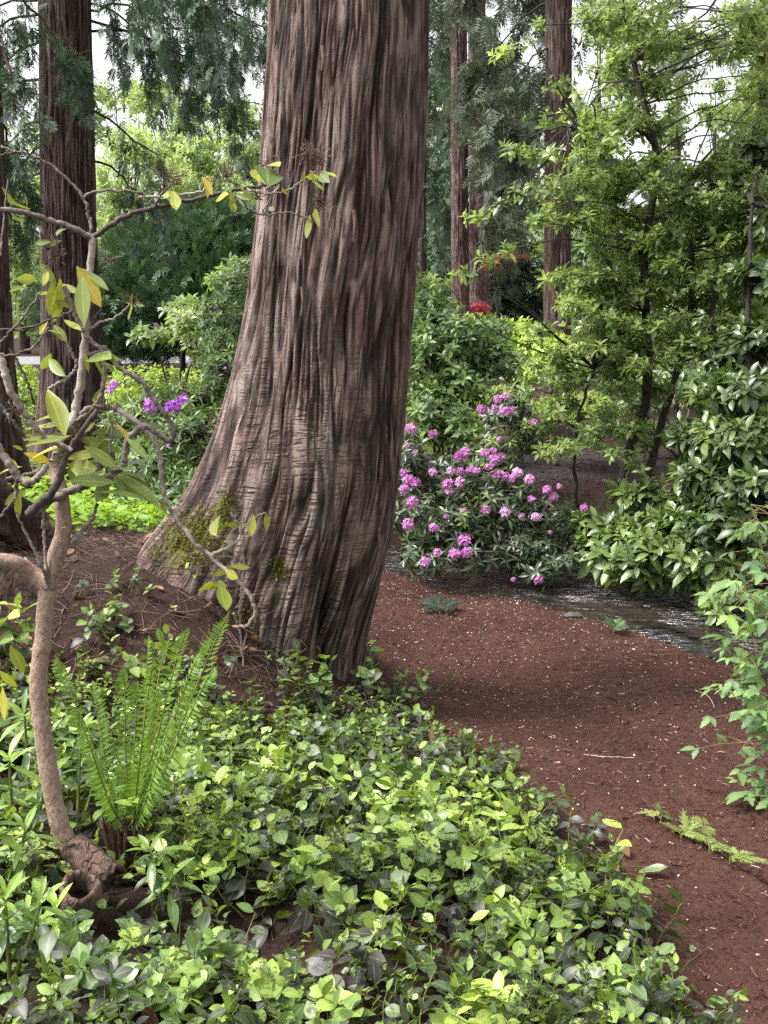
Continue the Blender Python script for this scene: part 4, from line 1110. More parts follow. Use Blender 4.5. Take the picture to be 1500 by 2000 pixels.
L3 = [blob(*p) for p in [(345, 690, 31, 60, 8, 1.0), (280, 745, 14, 90, 30, 0.7), (420, 740, 15, 80, 30, 0.7), (230, 790, 12, 60, 30, 0.6)]]
g3 = at(320, 790, 15); g3[2] = float(ground_z(g3[0], g3[1]))
shrub('azalea_shrub', 'yellow green low shrubs in front of the pale lane', 'shrub', g3, L3, 800, W_SMALL, M['bright_shrub'], (1.0, 1.6), None, None, 'green shrubs on the left lawn', 0.9, 0.6, 0.05, 0.16)
L4 = [blob(*p) for p in [(390, 640, 11.5, 50, 40, 0.5), (370, 610, 12, 50, 24, 0.5), (450, 560, 12, 40, 40, 0.5), (430, 700, 11.5, 50, 40, 0.5), (470, 520, 12.5, 30, 24, 0.4), (300, 655, 12.5, 50, 14, 0.4)]]
g4 = at(340, 760, 12); g4[2] = float(ground_z(g4[0], g4[1]))
shrub('laurel_shrub', 'glossy spreading laurel below the dark clipped hedge', 'shrub', g4, L4, 360, W_LAUREL, M['laurel'], (0.9, 1.3), None, None, 'green shrubs on the left lawn', 0.9, 0.6, 0.02, 0.14)

# dark conifer hedge
hb = at(360, 700, 24); hb[2] = float(ground_z(hb[0], hb[1]))
hedge = thing('conifer_hedge', 'big rounded dark green conifer hedge beyond the lane at left', 'hedge', hb)
HB = [blob(*p) for p in [(400, 540, 24, 110, 140, 1.6), (300, 570, 24.5, 110, 130, 1.6), (480, 560, 24.5, 90, 130, 1.5), (210, 600, 25, 80, 100, 1.5), (350, 470, 24.5, 80, 60, 1.2), (430, 450, 24.5, 70, 55, 1.2), (150, 620, 26, 80, 80, 1.2)]]
pts, k, v = fill(HB, 13000, 0.16)
pts = np.concatenate([pts]); 
gz = ground_z(pts[:, 0], pts[:, 1]); ok = pts[:, 2] > gz
pts, v = pts[ok], v[ok]
g = Geo()
d = unit(v * 0.8 + np.array([0, -0.15, 0.25]) + rng.normal(size=v.shape) * 0.45)
vi = rng.integers(0, 4, len(pts)); tn = rng.normal(size=len(pts)) * 0.15 + 0.25 * perlin(pts[:, 0] * 0.9, pts[:, 1] * 0.9, pts[:, 2] * 0.9)
R = frames_x(d, unit(v + rng.normal(size=v.shape) * 0.4)) * rng.uniform(0.2, 0.42, len(pts))[:, None, None]
for w in range(4): g.scatter(SPRAY_L[w], R[vi == w], pts[vi == w], tn[vi == w])
g.build('foliage', M['hedge_leaf'], hedge)
g = Geo()
for c, s in HB:
    g = Geo(); tube(g, [np.array([c[0], c[1], float(ground_z(c[0], c[1]))]), c], 0.08, 0.03, 8, 6); g.build('stem', M['dark_stem'], hedge)

# ------------------------------------------------------------------ background trees
def far_tree(label, px, base_py, Y, blobs, n, mat, size=(1.0, 1.8), trunk_r=0.15, name='broadleaf_tree', group='pale trees beyond the lane', whorls=W_FAR, bmat='far_bark', shell=0.45, tint0=0.0):
    b = at(px, base_py, Y); b[2] = float(ground_z(b[0], b[1]))
    o = thing(name, label, 'tree', b, group)
    B = [blob(*q) for q in blobs]
    gf, gs = Geo(), Geo()
    pts, k, v = fill(B, n, shell)
    # clumps: pull points towards random clump centres
    nc = max(12, n // 28)
    cl = pts[rng.choice(n, nc, replace=False)]
    own = rng.integers(0, nc, n)
    s = np.array([q[1] for q in B]).mean()
    p2 = cl[own] + rng.normal(size=pts.shape) * s * 0.22 * np.array([1, 1, 0.6])
    up = unit(np.array([0, 0, 0.8]) + rng.normal(size=pts.shape) * 0.5)
    R = frames_z(up, rng.uniform(0, 6.28, n)) * rng.uniform(size[0], size[1], n)[:, None, None]
    tn = tint0 + rng.normal(size=nc)[own] * 0.12 + rng.normal(size=n) * 0.1
    vi = rng.integers(0, len(whorls), n)
    for w in range(len(whorls)): gf.scatter(whorls[w], R[vi == w], p2[vi == w], tn[vi == w])
    tops = max(q[0][2] for q in B)
    ax = np.array([b, [np.mean([q[0][0] for q in B]) * 0.5 + b[0] * 0.5, b[1], (b[2] + tops) / 2], [np.mean([q[0][0] for q in B]), b[1], tops]])
    tp = tube(gs, ax, trunk_r, trunk_r * 0.2, 20, 8, 0.01)
    st = tp[rng.integers(4, 19, min(nc, 60))]; en = cl[:len(st)]
    tubes(gs, np.stack([st, (st + en) / 2 + [0, 0, 0.1], en], 1), np.tile(np.array([trunk_r * 0.25, trunk_r * 0.15, trunk_r * 0.06]), (len(st), 1)), 4)
    gs.build('trunk', M[bmat], o); gf.build('crown', mat, o)
    return o


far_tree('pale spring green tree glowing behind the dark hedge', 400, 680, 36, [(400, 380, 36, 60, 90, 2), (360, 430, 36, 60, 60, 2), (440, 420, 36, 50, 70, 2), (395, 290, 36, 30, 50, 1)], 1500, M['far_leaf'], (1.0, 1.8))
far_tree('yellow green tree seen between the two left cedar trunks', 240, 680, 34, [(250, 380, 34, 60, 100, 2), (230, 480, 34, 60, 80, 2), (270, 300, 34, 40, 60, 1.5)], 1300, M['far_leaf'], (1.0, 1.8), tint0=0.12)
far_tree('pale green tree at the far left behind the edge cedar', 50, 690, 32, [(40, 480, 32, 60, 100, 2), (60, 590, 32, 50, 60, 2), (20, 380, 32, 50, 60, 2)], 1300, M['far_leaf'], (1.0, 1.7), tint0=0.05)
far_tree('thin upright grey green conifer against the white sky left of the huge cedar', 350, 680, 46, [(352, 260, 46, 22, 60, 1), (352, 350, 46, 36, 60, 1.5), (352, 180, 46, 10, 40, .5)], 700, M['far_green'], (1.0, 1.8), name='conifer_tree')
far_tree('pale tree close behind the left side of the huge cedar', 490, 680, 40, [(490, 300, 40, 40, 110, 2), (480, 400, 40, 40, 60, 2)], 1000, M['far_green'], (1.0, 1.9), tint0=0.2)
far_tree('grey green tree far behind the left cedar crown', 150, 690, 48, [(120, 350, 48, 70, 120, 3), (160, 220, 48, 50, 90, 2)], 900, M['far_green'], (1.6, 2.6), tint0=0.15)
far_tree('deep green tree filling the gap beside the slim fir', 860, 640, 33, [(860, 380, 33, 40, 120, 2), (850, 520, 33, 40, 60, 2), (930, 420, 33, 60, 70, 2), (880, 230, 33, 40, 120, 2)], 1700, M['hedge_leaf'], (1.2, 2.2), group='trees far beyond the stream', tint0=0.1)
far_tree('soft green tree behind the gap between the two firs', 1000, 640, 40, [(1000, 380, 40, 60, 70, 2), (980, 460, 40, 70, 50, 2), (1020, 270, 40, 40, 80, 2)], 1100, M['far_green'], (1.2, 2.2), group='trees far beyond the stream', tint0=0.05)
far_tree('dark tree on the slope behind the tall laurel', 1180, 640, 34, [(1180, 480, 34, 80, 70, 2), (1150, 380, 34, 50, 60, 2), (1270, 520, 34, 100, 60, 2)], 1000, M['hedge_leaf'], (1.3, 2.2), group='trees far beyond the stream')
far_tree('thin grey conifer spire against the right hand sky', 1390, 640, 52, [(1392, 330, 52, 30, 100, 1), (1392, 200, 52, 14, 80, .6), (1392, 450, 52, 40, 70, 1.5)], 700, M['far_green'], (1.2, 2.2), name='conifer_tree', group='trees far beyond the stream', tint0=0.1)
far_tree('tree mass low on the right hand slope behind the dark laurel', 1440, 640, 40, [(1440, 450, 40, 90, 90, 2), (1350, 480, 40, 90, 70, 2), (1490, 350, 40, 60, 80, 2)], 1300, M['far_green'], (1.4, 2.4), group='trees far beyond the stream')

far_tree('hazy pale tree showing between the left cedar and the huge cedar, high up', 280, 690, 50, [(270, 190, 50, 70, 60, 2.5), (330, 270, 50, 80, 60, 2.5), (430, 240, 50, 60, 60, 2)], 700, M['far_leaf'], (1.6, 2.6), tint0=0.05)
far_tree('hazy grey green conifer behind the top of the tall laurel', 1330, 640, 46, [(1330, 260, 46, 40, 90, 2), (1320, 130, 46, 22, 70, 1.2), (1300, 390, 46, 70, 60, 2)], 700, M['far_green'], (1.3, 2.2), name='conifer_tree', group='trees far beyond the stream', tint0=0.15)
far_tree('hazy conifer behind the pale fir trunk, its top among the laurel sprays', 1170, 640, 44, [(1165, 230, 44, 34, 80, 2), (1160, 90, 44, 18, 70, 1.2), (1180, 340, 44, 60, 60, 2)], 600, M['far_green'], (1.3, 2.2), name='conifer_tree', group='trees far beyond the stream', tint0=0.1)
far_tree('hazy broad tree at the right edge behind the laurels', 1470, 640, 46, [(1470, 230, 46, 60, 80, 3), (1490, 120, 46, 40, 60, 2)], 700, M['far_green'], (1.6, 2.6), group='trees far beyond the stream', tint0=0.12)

# dark conifer, red maple and orange shrub between the fir trunks
b = at(1000, 640, 28); b[2] = float(ground_z(b[0], b[1]))
dk = thing('conifer_tree', 'low very dark conifer between the two fir trunks', 'tree', b)
pts, k, v = fill([blob(1005, 560, 28, 65, 75, 0.9), blob(1005, 610, 28, 75, 40, 0.9), blob(1000, 490, 28, 40, 50, 0.6)], 1500, 0.4)
g = Geo(); d = unit(v * np.array([1, 1, 0.2]) + np.array([0, 0, -0.15]) + rng.normal(size=v.shape) * 0.3)
g.scatter(SPRAY_L[0], frames_x(d, np.array([0, 0, 1.0])) * rng.uniform(0.3, 0.6, len(pts))[:, None, None], pts, rng.normal(size=len(pts)) * 0.2)
g.build('crown', M['dark_conifer'], dk)
g = Geo(); tube(g, [b, at(1003, 460, 28)], 0.1, 0.02, 8, 6); g.build('trunk', M['dark_stem'], dk)
b = at(935, 635, 21); b[2] = float(ground_z(b[0], b[1]))
shrub('maple_shrub', 'small crimson domed maple at the foot of the fir trunks', 'shrub', b, [blob(933, 608, 21, 26, 16, 0.25), blob(935, 625, 21, 30, 14, 0.25)], 420, W_SMALL, M['red_leaf'], (0.9, 1.5), None, None, None, -0.3, 0.9, 0.0, 0.15)
b = at(975, 640, 24); b[2] = float(ground_z(b[0], b[1]))
shrub('maple_shrub', 'rusty orange leaved maple beside the low dark conifer', 'shrub', b, [blob(962, 512, 24, 24, 12, 0.3), blob(1005, 500, 24, 34, 8, 0.3)], 75, W_FAR, M['orange_leaf'], (0.7, 1.2), None, None, None, 0.8, 0.4, 0.0, 0.15)

# far woods all round the horizon: one mass nobody could count
g = Geo()
n = 9000
az = rng.uniform(-1.0, 1.0, n); dist = rng.uniform(62, 95, n)
hx = np.sin(az) * dist; hy = np.cos(az) * dist
top = 6.2 + 3.0 * perlin(az * 9, 0.3, 0.1) + 2.0 * perlin(az * 31, 2.3, 0.1)
hz = rng.uniform(0, 1, n) ** 0.8 * top + far_z(hx, hy)
P_ = np.stack([hx, hy, hz], -1)
R = frames_z(unit(rng.normal(size=(n, 3)) * 0.5 + [0, 0, 0.8]), rng.uniform(0, 6.28, n)) * rng.uniform(4, 8, n)[:, None, None]
g.scatter(W_FAR[0], R, P_, rng.normal(size=n) * 0.15 + 0.2 * perlin(az * 14, 0, 5))
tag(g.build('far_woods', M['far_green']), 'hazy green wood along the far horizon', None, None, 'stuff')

# ------------------------------------------------------------------ ground cover behind the mound (bright) : stuff
def leaf_carpet(name, label, poly_pts, n, mat, hrange, lsize, W=0.6, tint0=0.0):
    g = Geo()
    c, r = poly_pts
    a = rng.uniform(0, 2 * PI, n); q = np.sqrt(rng.uniform(0, 1, n))
    x = c[0] + np.cos(a) * q * r[0]; y = c[1] + np.sin(a) * q * r[1]
    z = ground_z(x, y) + rng.uniform(hrange[0], hrange[1], n) * (0.6 + 0.5 * perlin(x * 3, y * 3, 2))
    az = rng.uniform(0, 2 * PI, n); el = rng.uniform(-0.5, 0.6, n)
    d = np.stack([np.cos(az) * np.cos(el), np.sin(az) * np.cos(el), np.sin(el)], -1)
    R = frames_x(d, unit(rng.normal(size=(n, 3)) * 0.3 + [0, -0.15, 1])) * rng.uniform(lsize[0], lsize[1], n)[:, None, None]
    g.scatter(leaf(1, W, 0.3, -0.25, 3, 0.45), R, np.stack([x, y, z], -1), tint0 + rng.normal(size=n) * 0.16)
    return tag(g.build(name, mat), label, None, None, 'stuff')


leaf_carpet('ground_cover', 'bright lime green leafy ground cover behind the soil mound', ((-1.75, 7.3), (1.4, 0.95)), 2600, M['cover'], (0.02, 0.26), (0.05, 0.085))
leaf_carpet('lawn_cover', 'sunlit leafy ground cover on the flat beyond the left shrubs', ((-3.6, 11.0), (3.0, 2.2)), 3500, M['cover'], (0.02, 0.25), (0.06, 0.11), tint0=-0.1)

# ------------------------------------------------------------------ salal thicket on the near bank
def salal_shoot(seed, nl=9, H=0.34, old=0.0):
    """an arching zigzag shoot: bright young leaves near the tip, old dark leaves below. returns leaves and stem templates"""
    r = np.random.default_rng(seed)
    lean = r.uniform(0.15, 0.6); az = r.uniform(0, 6.28)
    K = 7; t = np.linspace(0, 1, K)
    pth = np.stack([np.cos(az) * lean * H * t ** 1.6, np.sin(az) * lean * H * t ** 1.6, H * t * (1 - 0.12 * t)], -1)
    pth[1:-1] += r.normal(size=(K - 2, 3)) * 0.008
    gs = Geo(); tubes(gs, pth[None], np.linspace(0.0028, 0.0014, K)[None], 4)
    out = []
    for i in range(nl):
        u = 0.25 + 0.75 * (i + r.uniform(-0.2, 0.2)) / (nl - 1); u = min(max(u, 0.1), 1.0)
        k = min(int(u * (K - 1)), K - 2); f = u * (K - 1) - k
        p = pth[k] * (1 - f) + pth[k + 1] * f
        a = az + (i % 2) * PI + r.normal() * 0.6 + i * 0.35
        el = math.radians(r.uniform(-25, 35) + 18 * u + (25 if i == nl - 1 else 0))
        d = np.array([math.cos(a) * math.cos(el), math.sin(a) * math.cos(el), math.sin(el)])
        size = r.uniform(0.05, 0.092) * (0.75 if i == nl - 1 else 1.0)
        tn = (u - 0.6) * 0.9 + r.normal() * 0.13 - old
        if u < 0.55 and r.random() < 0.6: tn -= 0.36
        T = leaf(1, r.uniform(0.6, 0.78), r.uniform(0.1, 0.4), r.uniform(-0.4, 0.05), 5, r.uniform(0.4, 0.47), wave=0.012)
        up = unit(np.array([r.normal() * 0.3, r.normal() * 0.3 - 0.1, 1]))
        out.append(placed(T, d, up, p + d * 0.006, size, tn))
    return merge(out), (gs.V[0].astype(float), gs.Q[0], gs.A[0].astype(float))


SAL = [salal_shoot(200 + s, 7 + s % 4, 0.22 + 0.028 * (s % 5)) for s in range(16)]


def scatter_shoots(gl, gs, x, y, scale, tint, lean=0.25, z=None, leanxy=None):
    n = len(x)
    z = ground_z(x, y) if z is None else z
    up = unit(np.stack([rng.normal(size=n) * lean, rng.normal(size=n) * lean, np.ones(n)], -1) + (0 if leanxy is None else leanxy))
    R = frames_z(up, rng.uniform(0, 6.28, n)) * scale[:, None, None]
    P = np.stack([x, y, z - 0.01], -1)
    vi = rng.integers(0, len(SAL), n)
    for v in range(len(SAL)):
        m = vi == v
        gl.scatter(SAL[v][0], R[m], P[m], tint[m]); gs.scatter(SAL[v][1], R[m], P[m])


HOLES = []
for (px, py, rx, ry, kk) in [(430, 1890, 0.17, 0.13, 1.0), (540, 1900, 0.17, 0.08, 1.0), (300, 1880, 0.15, 0.1, 0.9), (170, 1790, 0.15, 0.25, 1.0), (190, 1860, 0.14, 0.14, 0.9), (250, 1680, 0.16, 0.2, 1.0), (250, 1600, 0.12, 0.14, 0.8), (140, 1690, 0.1, 0.12, 0.8), (470, 1340, 0.16, 0.2, 0.8)]:
    p_ = onground(px, py); HOLES.append((p_[0], p_[1], rx, ry, kk))


def bank_mask(x, y):
    """how thick the salal stands at (x, y): 0..1"""
    d = seg_dist(x, y, TOE)                       # left of the toe positive
    m = sstep(-0.02, 0.06, d)
    for (hx, hy, rx, ry, kk) in HOLES:
        m *= 1 - kk * np.exp(-(((x - hx) / rx) ** 2 + ((y - hy) / ry) ** 2) ** 2)
    m *= 1 - sstep(0.35, 0.55, ground_z(x, y) + 0.15 * perlin(x * 2, y * 2, 5)) * sstep(4.0, 4.5, y)   # the soil mound
    m *= sstep(4.95, 4.4, y + 0.35 * np.clip(-x - 0.2, 0, 2))
    return m


n = 9000
x = rng.uniform(-2.2, 1.1, n); y = rng.uniform(1.75, 5.0, n)
m = bank_mask(x, y) * (0.55 + 0.85 * perlin(x * 2.6, y * 2.6, 9))
keep = rng.random(n) < m * 0.5
x, y = x[keep], y[keep]
x0, y0 = rng.uniform(-2.2, 1.1, 6000), rng.uniform(1.75, 5.0, 6000)
k0 = rng.random(6000) < bank_mask(x0, y0) * 0.26
x0, y0 = x0[k0], y0[k0]
near = seg_dist(x, y, TOE)
g1, g2 = Geo(), Geo()
tint = rng.normal(size=len(x)) * 0.1 + 0.5 * perlin(x * 2.0, y * 2.0, 4) + 0.08
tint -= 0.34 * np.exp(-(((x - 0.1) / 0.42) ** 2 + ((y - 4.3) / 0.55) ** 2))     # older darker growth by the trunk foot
sca = rng.uniform(0.6, 1.1, len(x)) * (0.7 + 0.3 * sstep(0.0, 0.35, near)) * np.interp(y, [2.0, 2.5, 3.0, 3.7, 4.3, 4.9], [0.62, 0.7, 0.82, 0.72, 0.5, 0.36]) * (1 - 0.45 * sstep(2.6, 2.35, y) * sstep(0.25, -0.1, x)) * (1 - 0.25 * sstep(-0.1, -0.5, x) * sstep(3.6, 4.2, y))
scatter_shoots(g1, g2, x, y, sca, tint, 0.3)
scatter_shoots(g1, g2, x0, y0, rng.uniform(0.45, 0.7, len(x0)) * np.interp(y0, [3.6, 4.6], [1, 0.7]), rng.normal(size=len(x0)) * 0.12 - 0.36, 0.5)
sal = thing('salal_thicket', 'thick spotted green salal covering the near bank below the trunk', 'ground cover', (0.0, 3.2, 0.2))
sal['kind'] = 'stuff'
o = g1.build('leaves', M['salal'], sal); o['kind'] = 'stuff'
o = g2.build('shoots', M['green_stem'], sal); o['kind'] = 'stuff'
print('salal shoots', len(x))


def salal_plant(label, px, py, n, spread, scale, tint, lift=0.0, mat='salal'):
    p = onground(px, py)
    o = thing('salal_plant', label, 'plant', p, 'separate salal plants')
    a = Geo()
    x = p[0] + rng.normal(size=n) * spread; y = p[1] + rng.normal(size=n) * spread
    for q in range(n):
        b = Geo(); scatter_shoots(a, b, x[q:q + 1], y[q:q + 1], rng.uniform(0.75, 1.1, 1) * scale, rng.normal(size=1) * 0.08 + tint, 0.3)
        b.build('shoot', M['green_stem'], o)
    a.build('leaves', M[mat], o)
    return o


salal_plant('small salal clump on mulch right of the trunk foot', 765, 1385, 16, 0.09, 0.75, -0.12)
salal_plant('dark leaved salal sprig in front of the trunk base', 590, 1385, 7, 0.06, 0.9, -0.28)
salal_plant('upright bright salal sprig on soil above the sword fern', 270, 1330, 5, 0.07, 0.9, 0.1)
salal_plant('tall bright salal shoot in the middle of the thicket', 555, 1640, 4, 0.03, 1.05, 0.2)
salal_plant('lone salal shoot at lower end of the mulch edge', 1190, 1840, 3, 0.03, 0.9, 0.15)
salal_plant('salal sprig at left edge beside the dark log', 25, 1330, 5, 0.05, 1.2, 0.18)
salal_plant('tiny salal sprig on the bare mound', 190, 1270, 4, 0.05, 0.7, 0.05)
salal_plant('thin seedling sprig beside the middle of the mound', 440, 1180, 3, 0.05, 0.55, -0.05)

# ------------------------------------------------------------------ lanceolate seedlings (young rhododendrons) at lower left
W_SEED = [whorl(9, 0.125, 0.27, -20, 65, 300 + s, 5, -0.3, 0.35) for s in range(5)]


def seedling(label, px, py, H, tips, size, tint, mat='seedling'):
    p = onground(px, py)
    o = thing('young_rhododendron', label, 'plant', p, 'young rhododendron plants')
    gs, gf = Geo(), Geo()
    for (dx, dy, h) in tips:
        e = p + np.array([dx, dy, h])
        tube(gs, [p, p * 0.5 + e * 0.5 + [dx * 0.2, 0, 0.02], e], 0.006, 0.0035, 8, 5)
        for kk, f in enumerate((1.0, 0.72)):
            q = p + (e - p) * f
            up = unit(np.array([[dx * 0.8 + rng.normal() * 0.15, dy * 0.8 - 0.1, 1.0]]))
            gf.scatter(W_SEED[rng.integers(0, 5)], frames_z(up, rng.uniform(0, 6, 1)) * size * (1.0 if kk == 0 else 0.85), q[None], np.array([tint - 0.3 * kk + rng.normal() * 0.08]))
    gs.build('stems', M['green_stem'], o); gf.build('foliage', M[mat], o)
    return o


for args in [('young rhododendron with dark lower leaves beside the cut stump', 300, 1800, .2, [(0, 0, .17), (0.05, -0.03, .11)], 0.75, 0.05),
             ('bright young rhododendron at the left edge under the sapling', 30, 1700, .3, [(0, 0, .3), (0.09, 0.02, .24), (-0.08, 0.03, .22)], 0.8, 0.2),
             ('tall seedling rhododendron just left of the sapling stem', 60, 1620, .3, [(0, 0, .34), (0.05, 0.05, .26)], 0.75, 0.12),
             ('seedling rhododendron in front of the hollow stump', 115, 1880, .2, [(0, 0, .12), (-0.07, 0.02, .1)], 0.62, 0.22),
             ('seedling rhododendron right of the sapling below the fern', 150, 1640, .25, [(0.0, 0.1, .3), (0.06, 0.12, .26)], 0.7, 0.1),
             ('lowest seedling rhododendron at the bottom left corner', 20, 1930, .2, [(0, 0, .2), (0.06, 0.04, .17)], 0.7, 0.15),
             ('second seedling rhododendron from the left edge above the bottom corner', -10, 1800, .2, [(0, 0, .24), (0.07, 0.04, .2)], 0.75, 0.16)]:
    seedling(*args)

# small round-leaved plants at the bottom
W_ROUND = [whorl(6, 0.05, 0.85, -5, 50, 320 + s, 4, -0.2, 0.15, wide=0.45) for s in range(4)]


def small_plant(label, px, py, n, spread, size, mat='salal', tint=0.2, h=(0.03, 0.1), name='round_leaved_plant'):
    p = onground(px, py)
    o = thing(name, label, 'plant', p, 'small round leaved plants')
    gs, gf = Geo(), Geo()
    x = p[0] + rng.normal(size=n) * spread; y = p[1] + rng.normal(size=n) * spread * 0.7
    b = np.stack([x, y, ground_z(x, y)], -1); e = b + np.stack([rng.normal(size=n) * 0.02, rng.normal(size=n) * 0.02, rng.uniform(h[0], h[1], n)], -1)
    for q in range(n):
        gs = Geo(); tubes(gs, np.stack([b, (b + e) / 2, e], 1)[q:q + 1], np.array([[0.002, 0.0016, 0.0012]]), 4); gs.build('stem', M['green_stem'], o)
    up = unit(np.stack([rng.normal(size=n) * 0.3, rng.normal(size=n) * 0.3 - 0.3, np.ones(n)], -1))
    R = frames_z(up, rng.uniform(0, 6, n)) * rng.uniform(0.7, 1.2, n)[:, None, None] * size
    vi = rng.integers(0, 4, n); tn = tint + rng.normal(size=n) * 0.12
    for v in range(4): gf.scatter(W_ROUND[v], R[vi == v], b[vi == v] * 0 + e[vi == v], tn[vi == v])
    gf.build('foliage', M[mat], o)
    return o


small_plant('large heart leaved plant in the bottom hollow left of centre', 195, 1960, 4, 0.04, 1.5, 'seedling', -0.05)
small_plant('row of round leaved weeds along the bottom photo edge', 400, 1960, 26, 0.13, 0.8, 'salal', 0.22)
small_plant('round leaved weeds left of the bottom hollow', 300, 1920, 12, 0.07, 0.7, 'salal', 0.15)
small_plant('round leaved weeds beside the lone stump on the left', 60, 1900, 14, 0.09, 1.0, 'seedling', -0.1)
small_plant('leafy weeds right of the bottom hollow', 560, 1985, 26, 0.13, 1.0, 'salal', 0.25)
small_plant('small weeds on bare soil of the mound behind the sapling', 215, 1180, 8, 0.1, 0.7, 'salal', -0.05)
small_plant('pale weeds half way up the mound left of the trunk', 230, 1230, 6, 0.07, 1.0, 'grey_leaf', 0.0)

# ------------------------------------------------------------------ ferns
def frond(gf, gr, P, n=30, pl=0.07, taper=True, width=0.24, tint=0.0, face=(0, -1, 0.3), droop=0.25, fwd=0.22):
    p = smooth_path(P, n + 6)
    tubes(gr, p[None], np.linspace(0.0032, 0.001, len(p))[None], 5)
    q = p[5:]; t = unit(np.gradient(p, axis=0))[5:]
    f = unit(np.asarray(face, float)) + 0 * t
    side = unit(np.cross(t, f)); nr = np.cross(side, t)
    u = np.linspace(0, 1, len(q))
    L = pl * (np.minimum(1, 0.55 + u * 2.5) * (1 - u ** 3) + 0.06)
    for s in (-1, 1):
        d = unit(side * s + t * fwd + nr * rng.normal(size=(len(q), 1)) * 0.12 + np.array([0, 0, -droop]))
        gf.scatter(leaf(1, width, 0.2, -0.3, 3, 0.3), frames_x(d, unit(nr + rng.normal(size=nr.shape) * 0.25)) * (L * rng.uniform(0.85, 1.1, len(q)))[:, None, None], q + t * (0.004 * (s > 0)), tint + rng.normal(size=len(q)) * 0.1)


fb = onground(250, 1690)
FY = fb[1]
fern = thing('sword_fern', 'tall upright sword fern beside the sapling with vase of long fronds', 'fern', fb, 'sword ferns')
gf, gr = Geo(), Geo()
for (tx, ty, mx, my, dy, pl, tn) in [(448, 1195, 350, 1440, 0.06, 0.07, 0.28), (368, 1225, 315, 1400, 0.0, 0.055, 0.0), (415, 1240, 345, 1420, 0.1, 0.055, 0.05), (108, 1280, 170, 1450, 0.08, 0.075, 0.05), (330, 1250, 290, 1420, 0.15, 0.055, -0.05),
                                      (270, 1330, 262, 1480, 0.1, 0.06, -0.05), (300, 1290, 280, 1450, -0.08, 0.055, 0.0), (385, 1330, 330, 1480, 0.15, 0.07, 0.1), (200, 1380, 225, 1520, 0.12, 0.06, -0.1), (425, 1300, 350, 1450, -0.06, 0.06, 0.15), (150, 1400, 195, 1520, -0.08, 0.065, 0.05), (340, 1400, 300, 1530, -0.1, 0.06, 0.0), (350, 1290, 305, 1450, 0.05, 0.055, 0.1), (395, 1270, 330, 1440, -0.04, 0.055, 0.05), (240, 1300, 250, 1470, 0.02, 0.055, 0.0), (290, 1240, 285, 1420, 0.1, 0.055, 0.05), (180, 1330, 205, 1490, 0.1, 0.06, -0.05), (310, 1350, 290, 1500, 0.02, 0.06, 0.1)]:
    tip = at(tx, ty, FY + dy * 1.6); mid = at(mx, my, FY + dy)
    frond(gf, gr, [fb + [rng.normal() * 0.025, 0, 0.1], fb * 0.35 + mid * 0.65 + [-0.0, 0, 0.02], mid * 0.4 + tip * 0.6 + [0, 0, 0.02], tip], 46, pl * 0.66, tint=tn - 0.02, face=(rng.choice([-1, 1]) * rng.uniform(0.6, 1.0), -rng.uniform(0.1, 0.75), 0.3), width=0.24, fwd=0.55)
gf.build('fronds', M['fern'], fern); gr.build('stalks', M['green_stem'], fern)
g = Geo()
for i in range(120):
    a = rng.uniform(0, 6.28); r = rng.uniform(0.01, 0.055)
    p = fb + [math.cos(a) * r, math.sin(a) * r, -0.02]; e = p + [math.cos(a) * 0.035, math.sin(a) * 0.035, rng.uniform(0.08, 0.2)]
    tubes(g, np.array([[p, (p + e) / 2, e]]), np.array([[0.007, 0.006, 0.002]]), 4, rng.normal() * 0.2)
g.build('crown', M['dead_twig'], fern)


FROND = [cedar_spray(400 + q_, 15, 5) for q_ in range(3)]


def small_fern(label, px, py, tips, pl, mat, n=20):
    p = onground(px, py)
    o = thing('small_fern', label, 'fern', p, 'small ferns')
    gf, gr = Geo(), Geo()
    for (tx, ty, dY) in tips:
        tp = at(tx, ty, p[1] + dY); tp[2] = max(tp[2], float(ground_z(tp[0], tp[1])) + 0.02)
        st = p + [0, 0, 0.03]; dd = tp - st; Lf = max(np.linalg.norm(dd), 0.07) * 1.15
        tubes(gr, np.array([[p + [0, 0, -0.01], p * 0.9 + st * 0.1 + [0, 0, 0.02], st + dd * 0.15]]), np.array([[0.002, 0.0018, 0.0014]]), 4)
        upv = unit(np.array([[rng.normal() * 0.3, -0.25 + rng.normal() * 0.2, 1.0]]))
        gf.scatter(FROND[rng.integers(0, 3)], frames_x(dd[None] + [0, 0, 0.02], upv) * Lf, st[None], np.array([rng.normal() * 0.15]))
    gf.build('fronds', M[mat], o); gr.build('stalks', M['green_stem'], o)
    return o


small_fern('pale lady fern lying on the mulch, middle of the little row', 1330, 1645, [(1392, 1612, 0.1), (1385, 1640, 0.05), (1365, 1655, -0.02), (1350, 1612, 0.12), (1300, 1622, 0.08)], 0.045, 'pale_fern')
small_fern('pale lady fern on the mulch nearest the right photo edge', 1425, 1690, [(1488, 1675, 0.06), (1455, 1668, 0.1), (1450, 1708, -0.03), (1440, 1700, -0.02), (1410, 1660, 0.1)], 0.045, 'pale_fern')
small_fern('pale lady fern frond by the small dark hole in the mulch', 1290, 1615, [(1255, 1588, 0.05), (1300, 1592, 0.1)], 0.035, 'pale_fern')
small_fern('sprawling fern lying on the mulch between the other lady ferns', 1385, 1668, [(1420, 1655, 0.08), (1370, 1650, 0.06), (1400, 1680, -0.02)], 0.04, 'pale_fern')
small_fern('small dim fern on dark soil just beyond the cedar base', 860, 1195, [(825, 1172, 0.1), (895, 1172, 0.1), (855, 1160, 0.15), (880, 1190, -0.1), (835, 1195, -0.1)], 0.06, 'dark_conifer', 14)
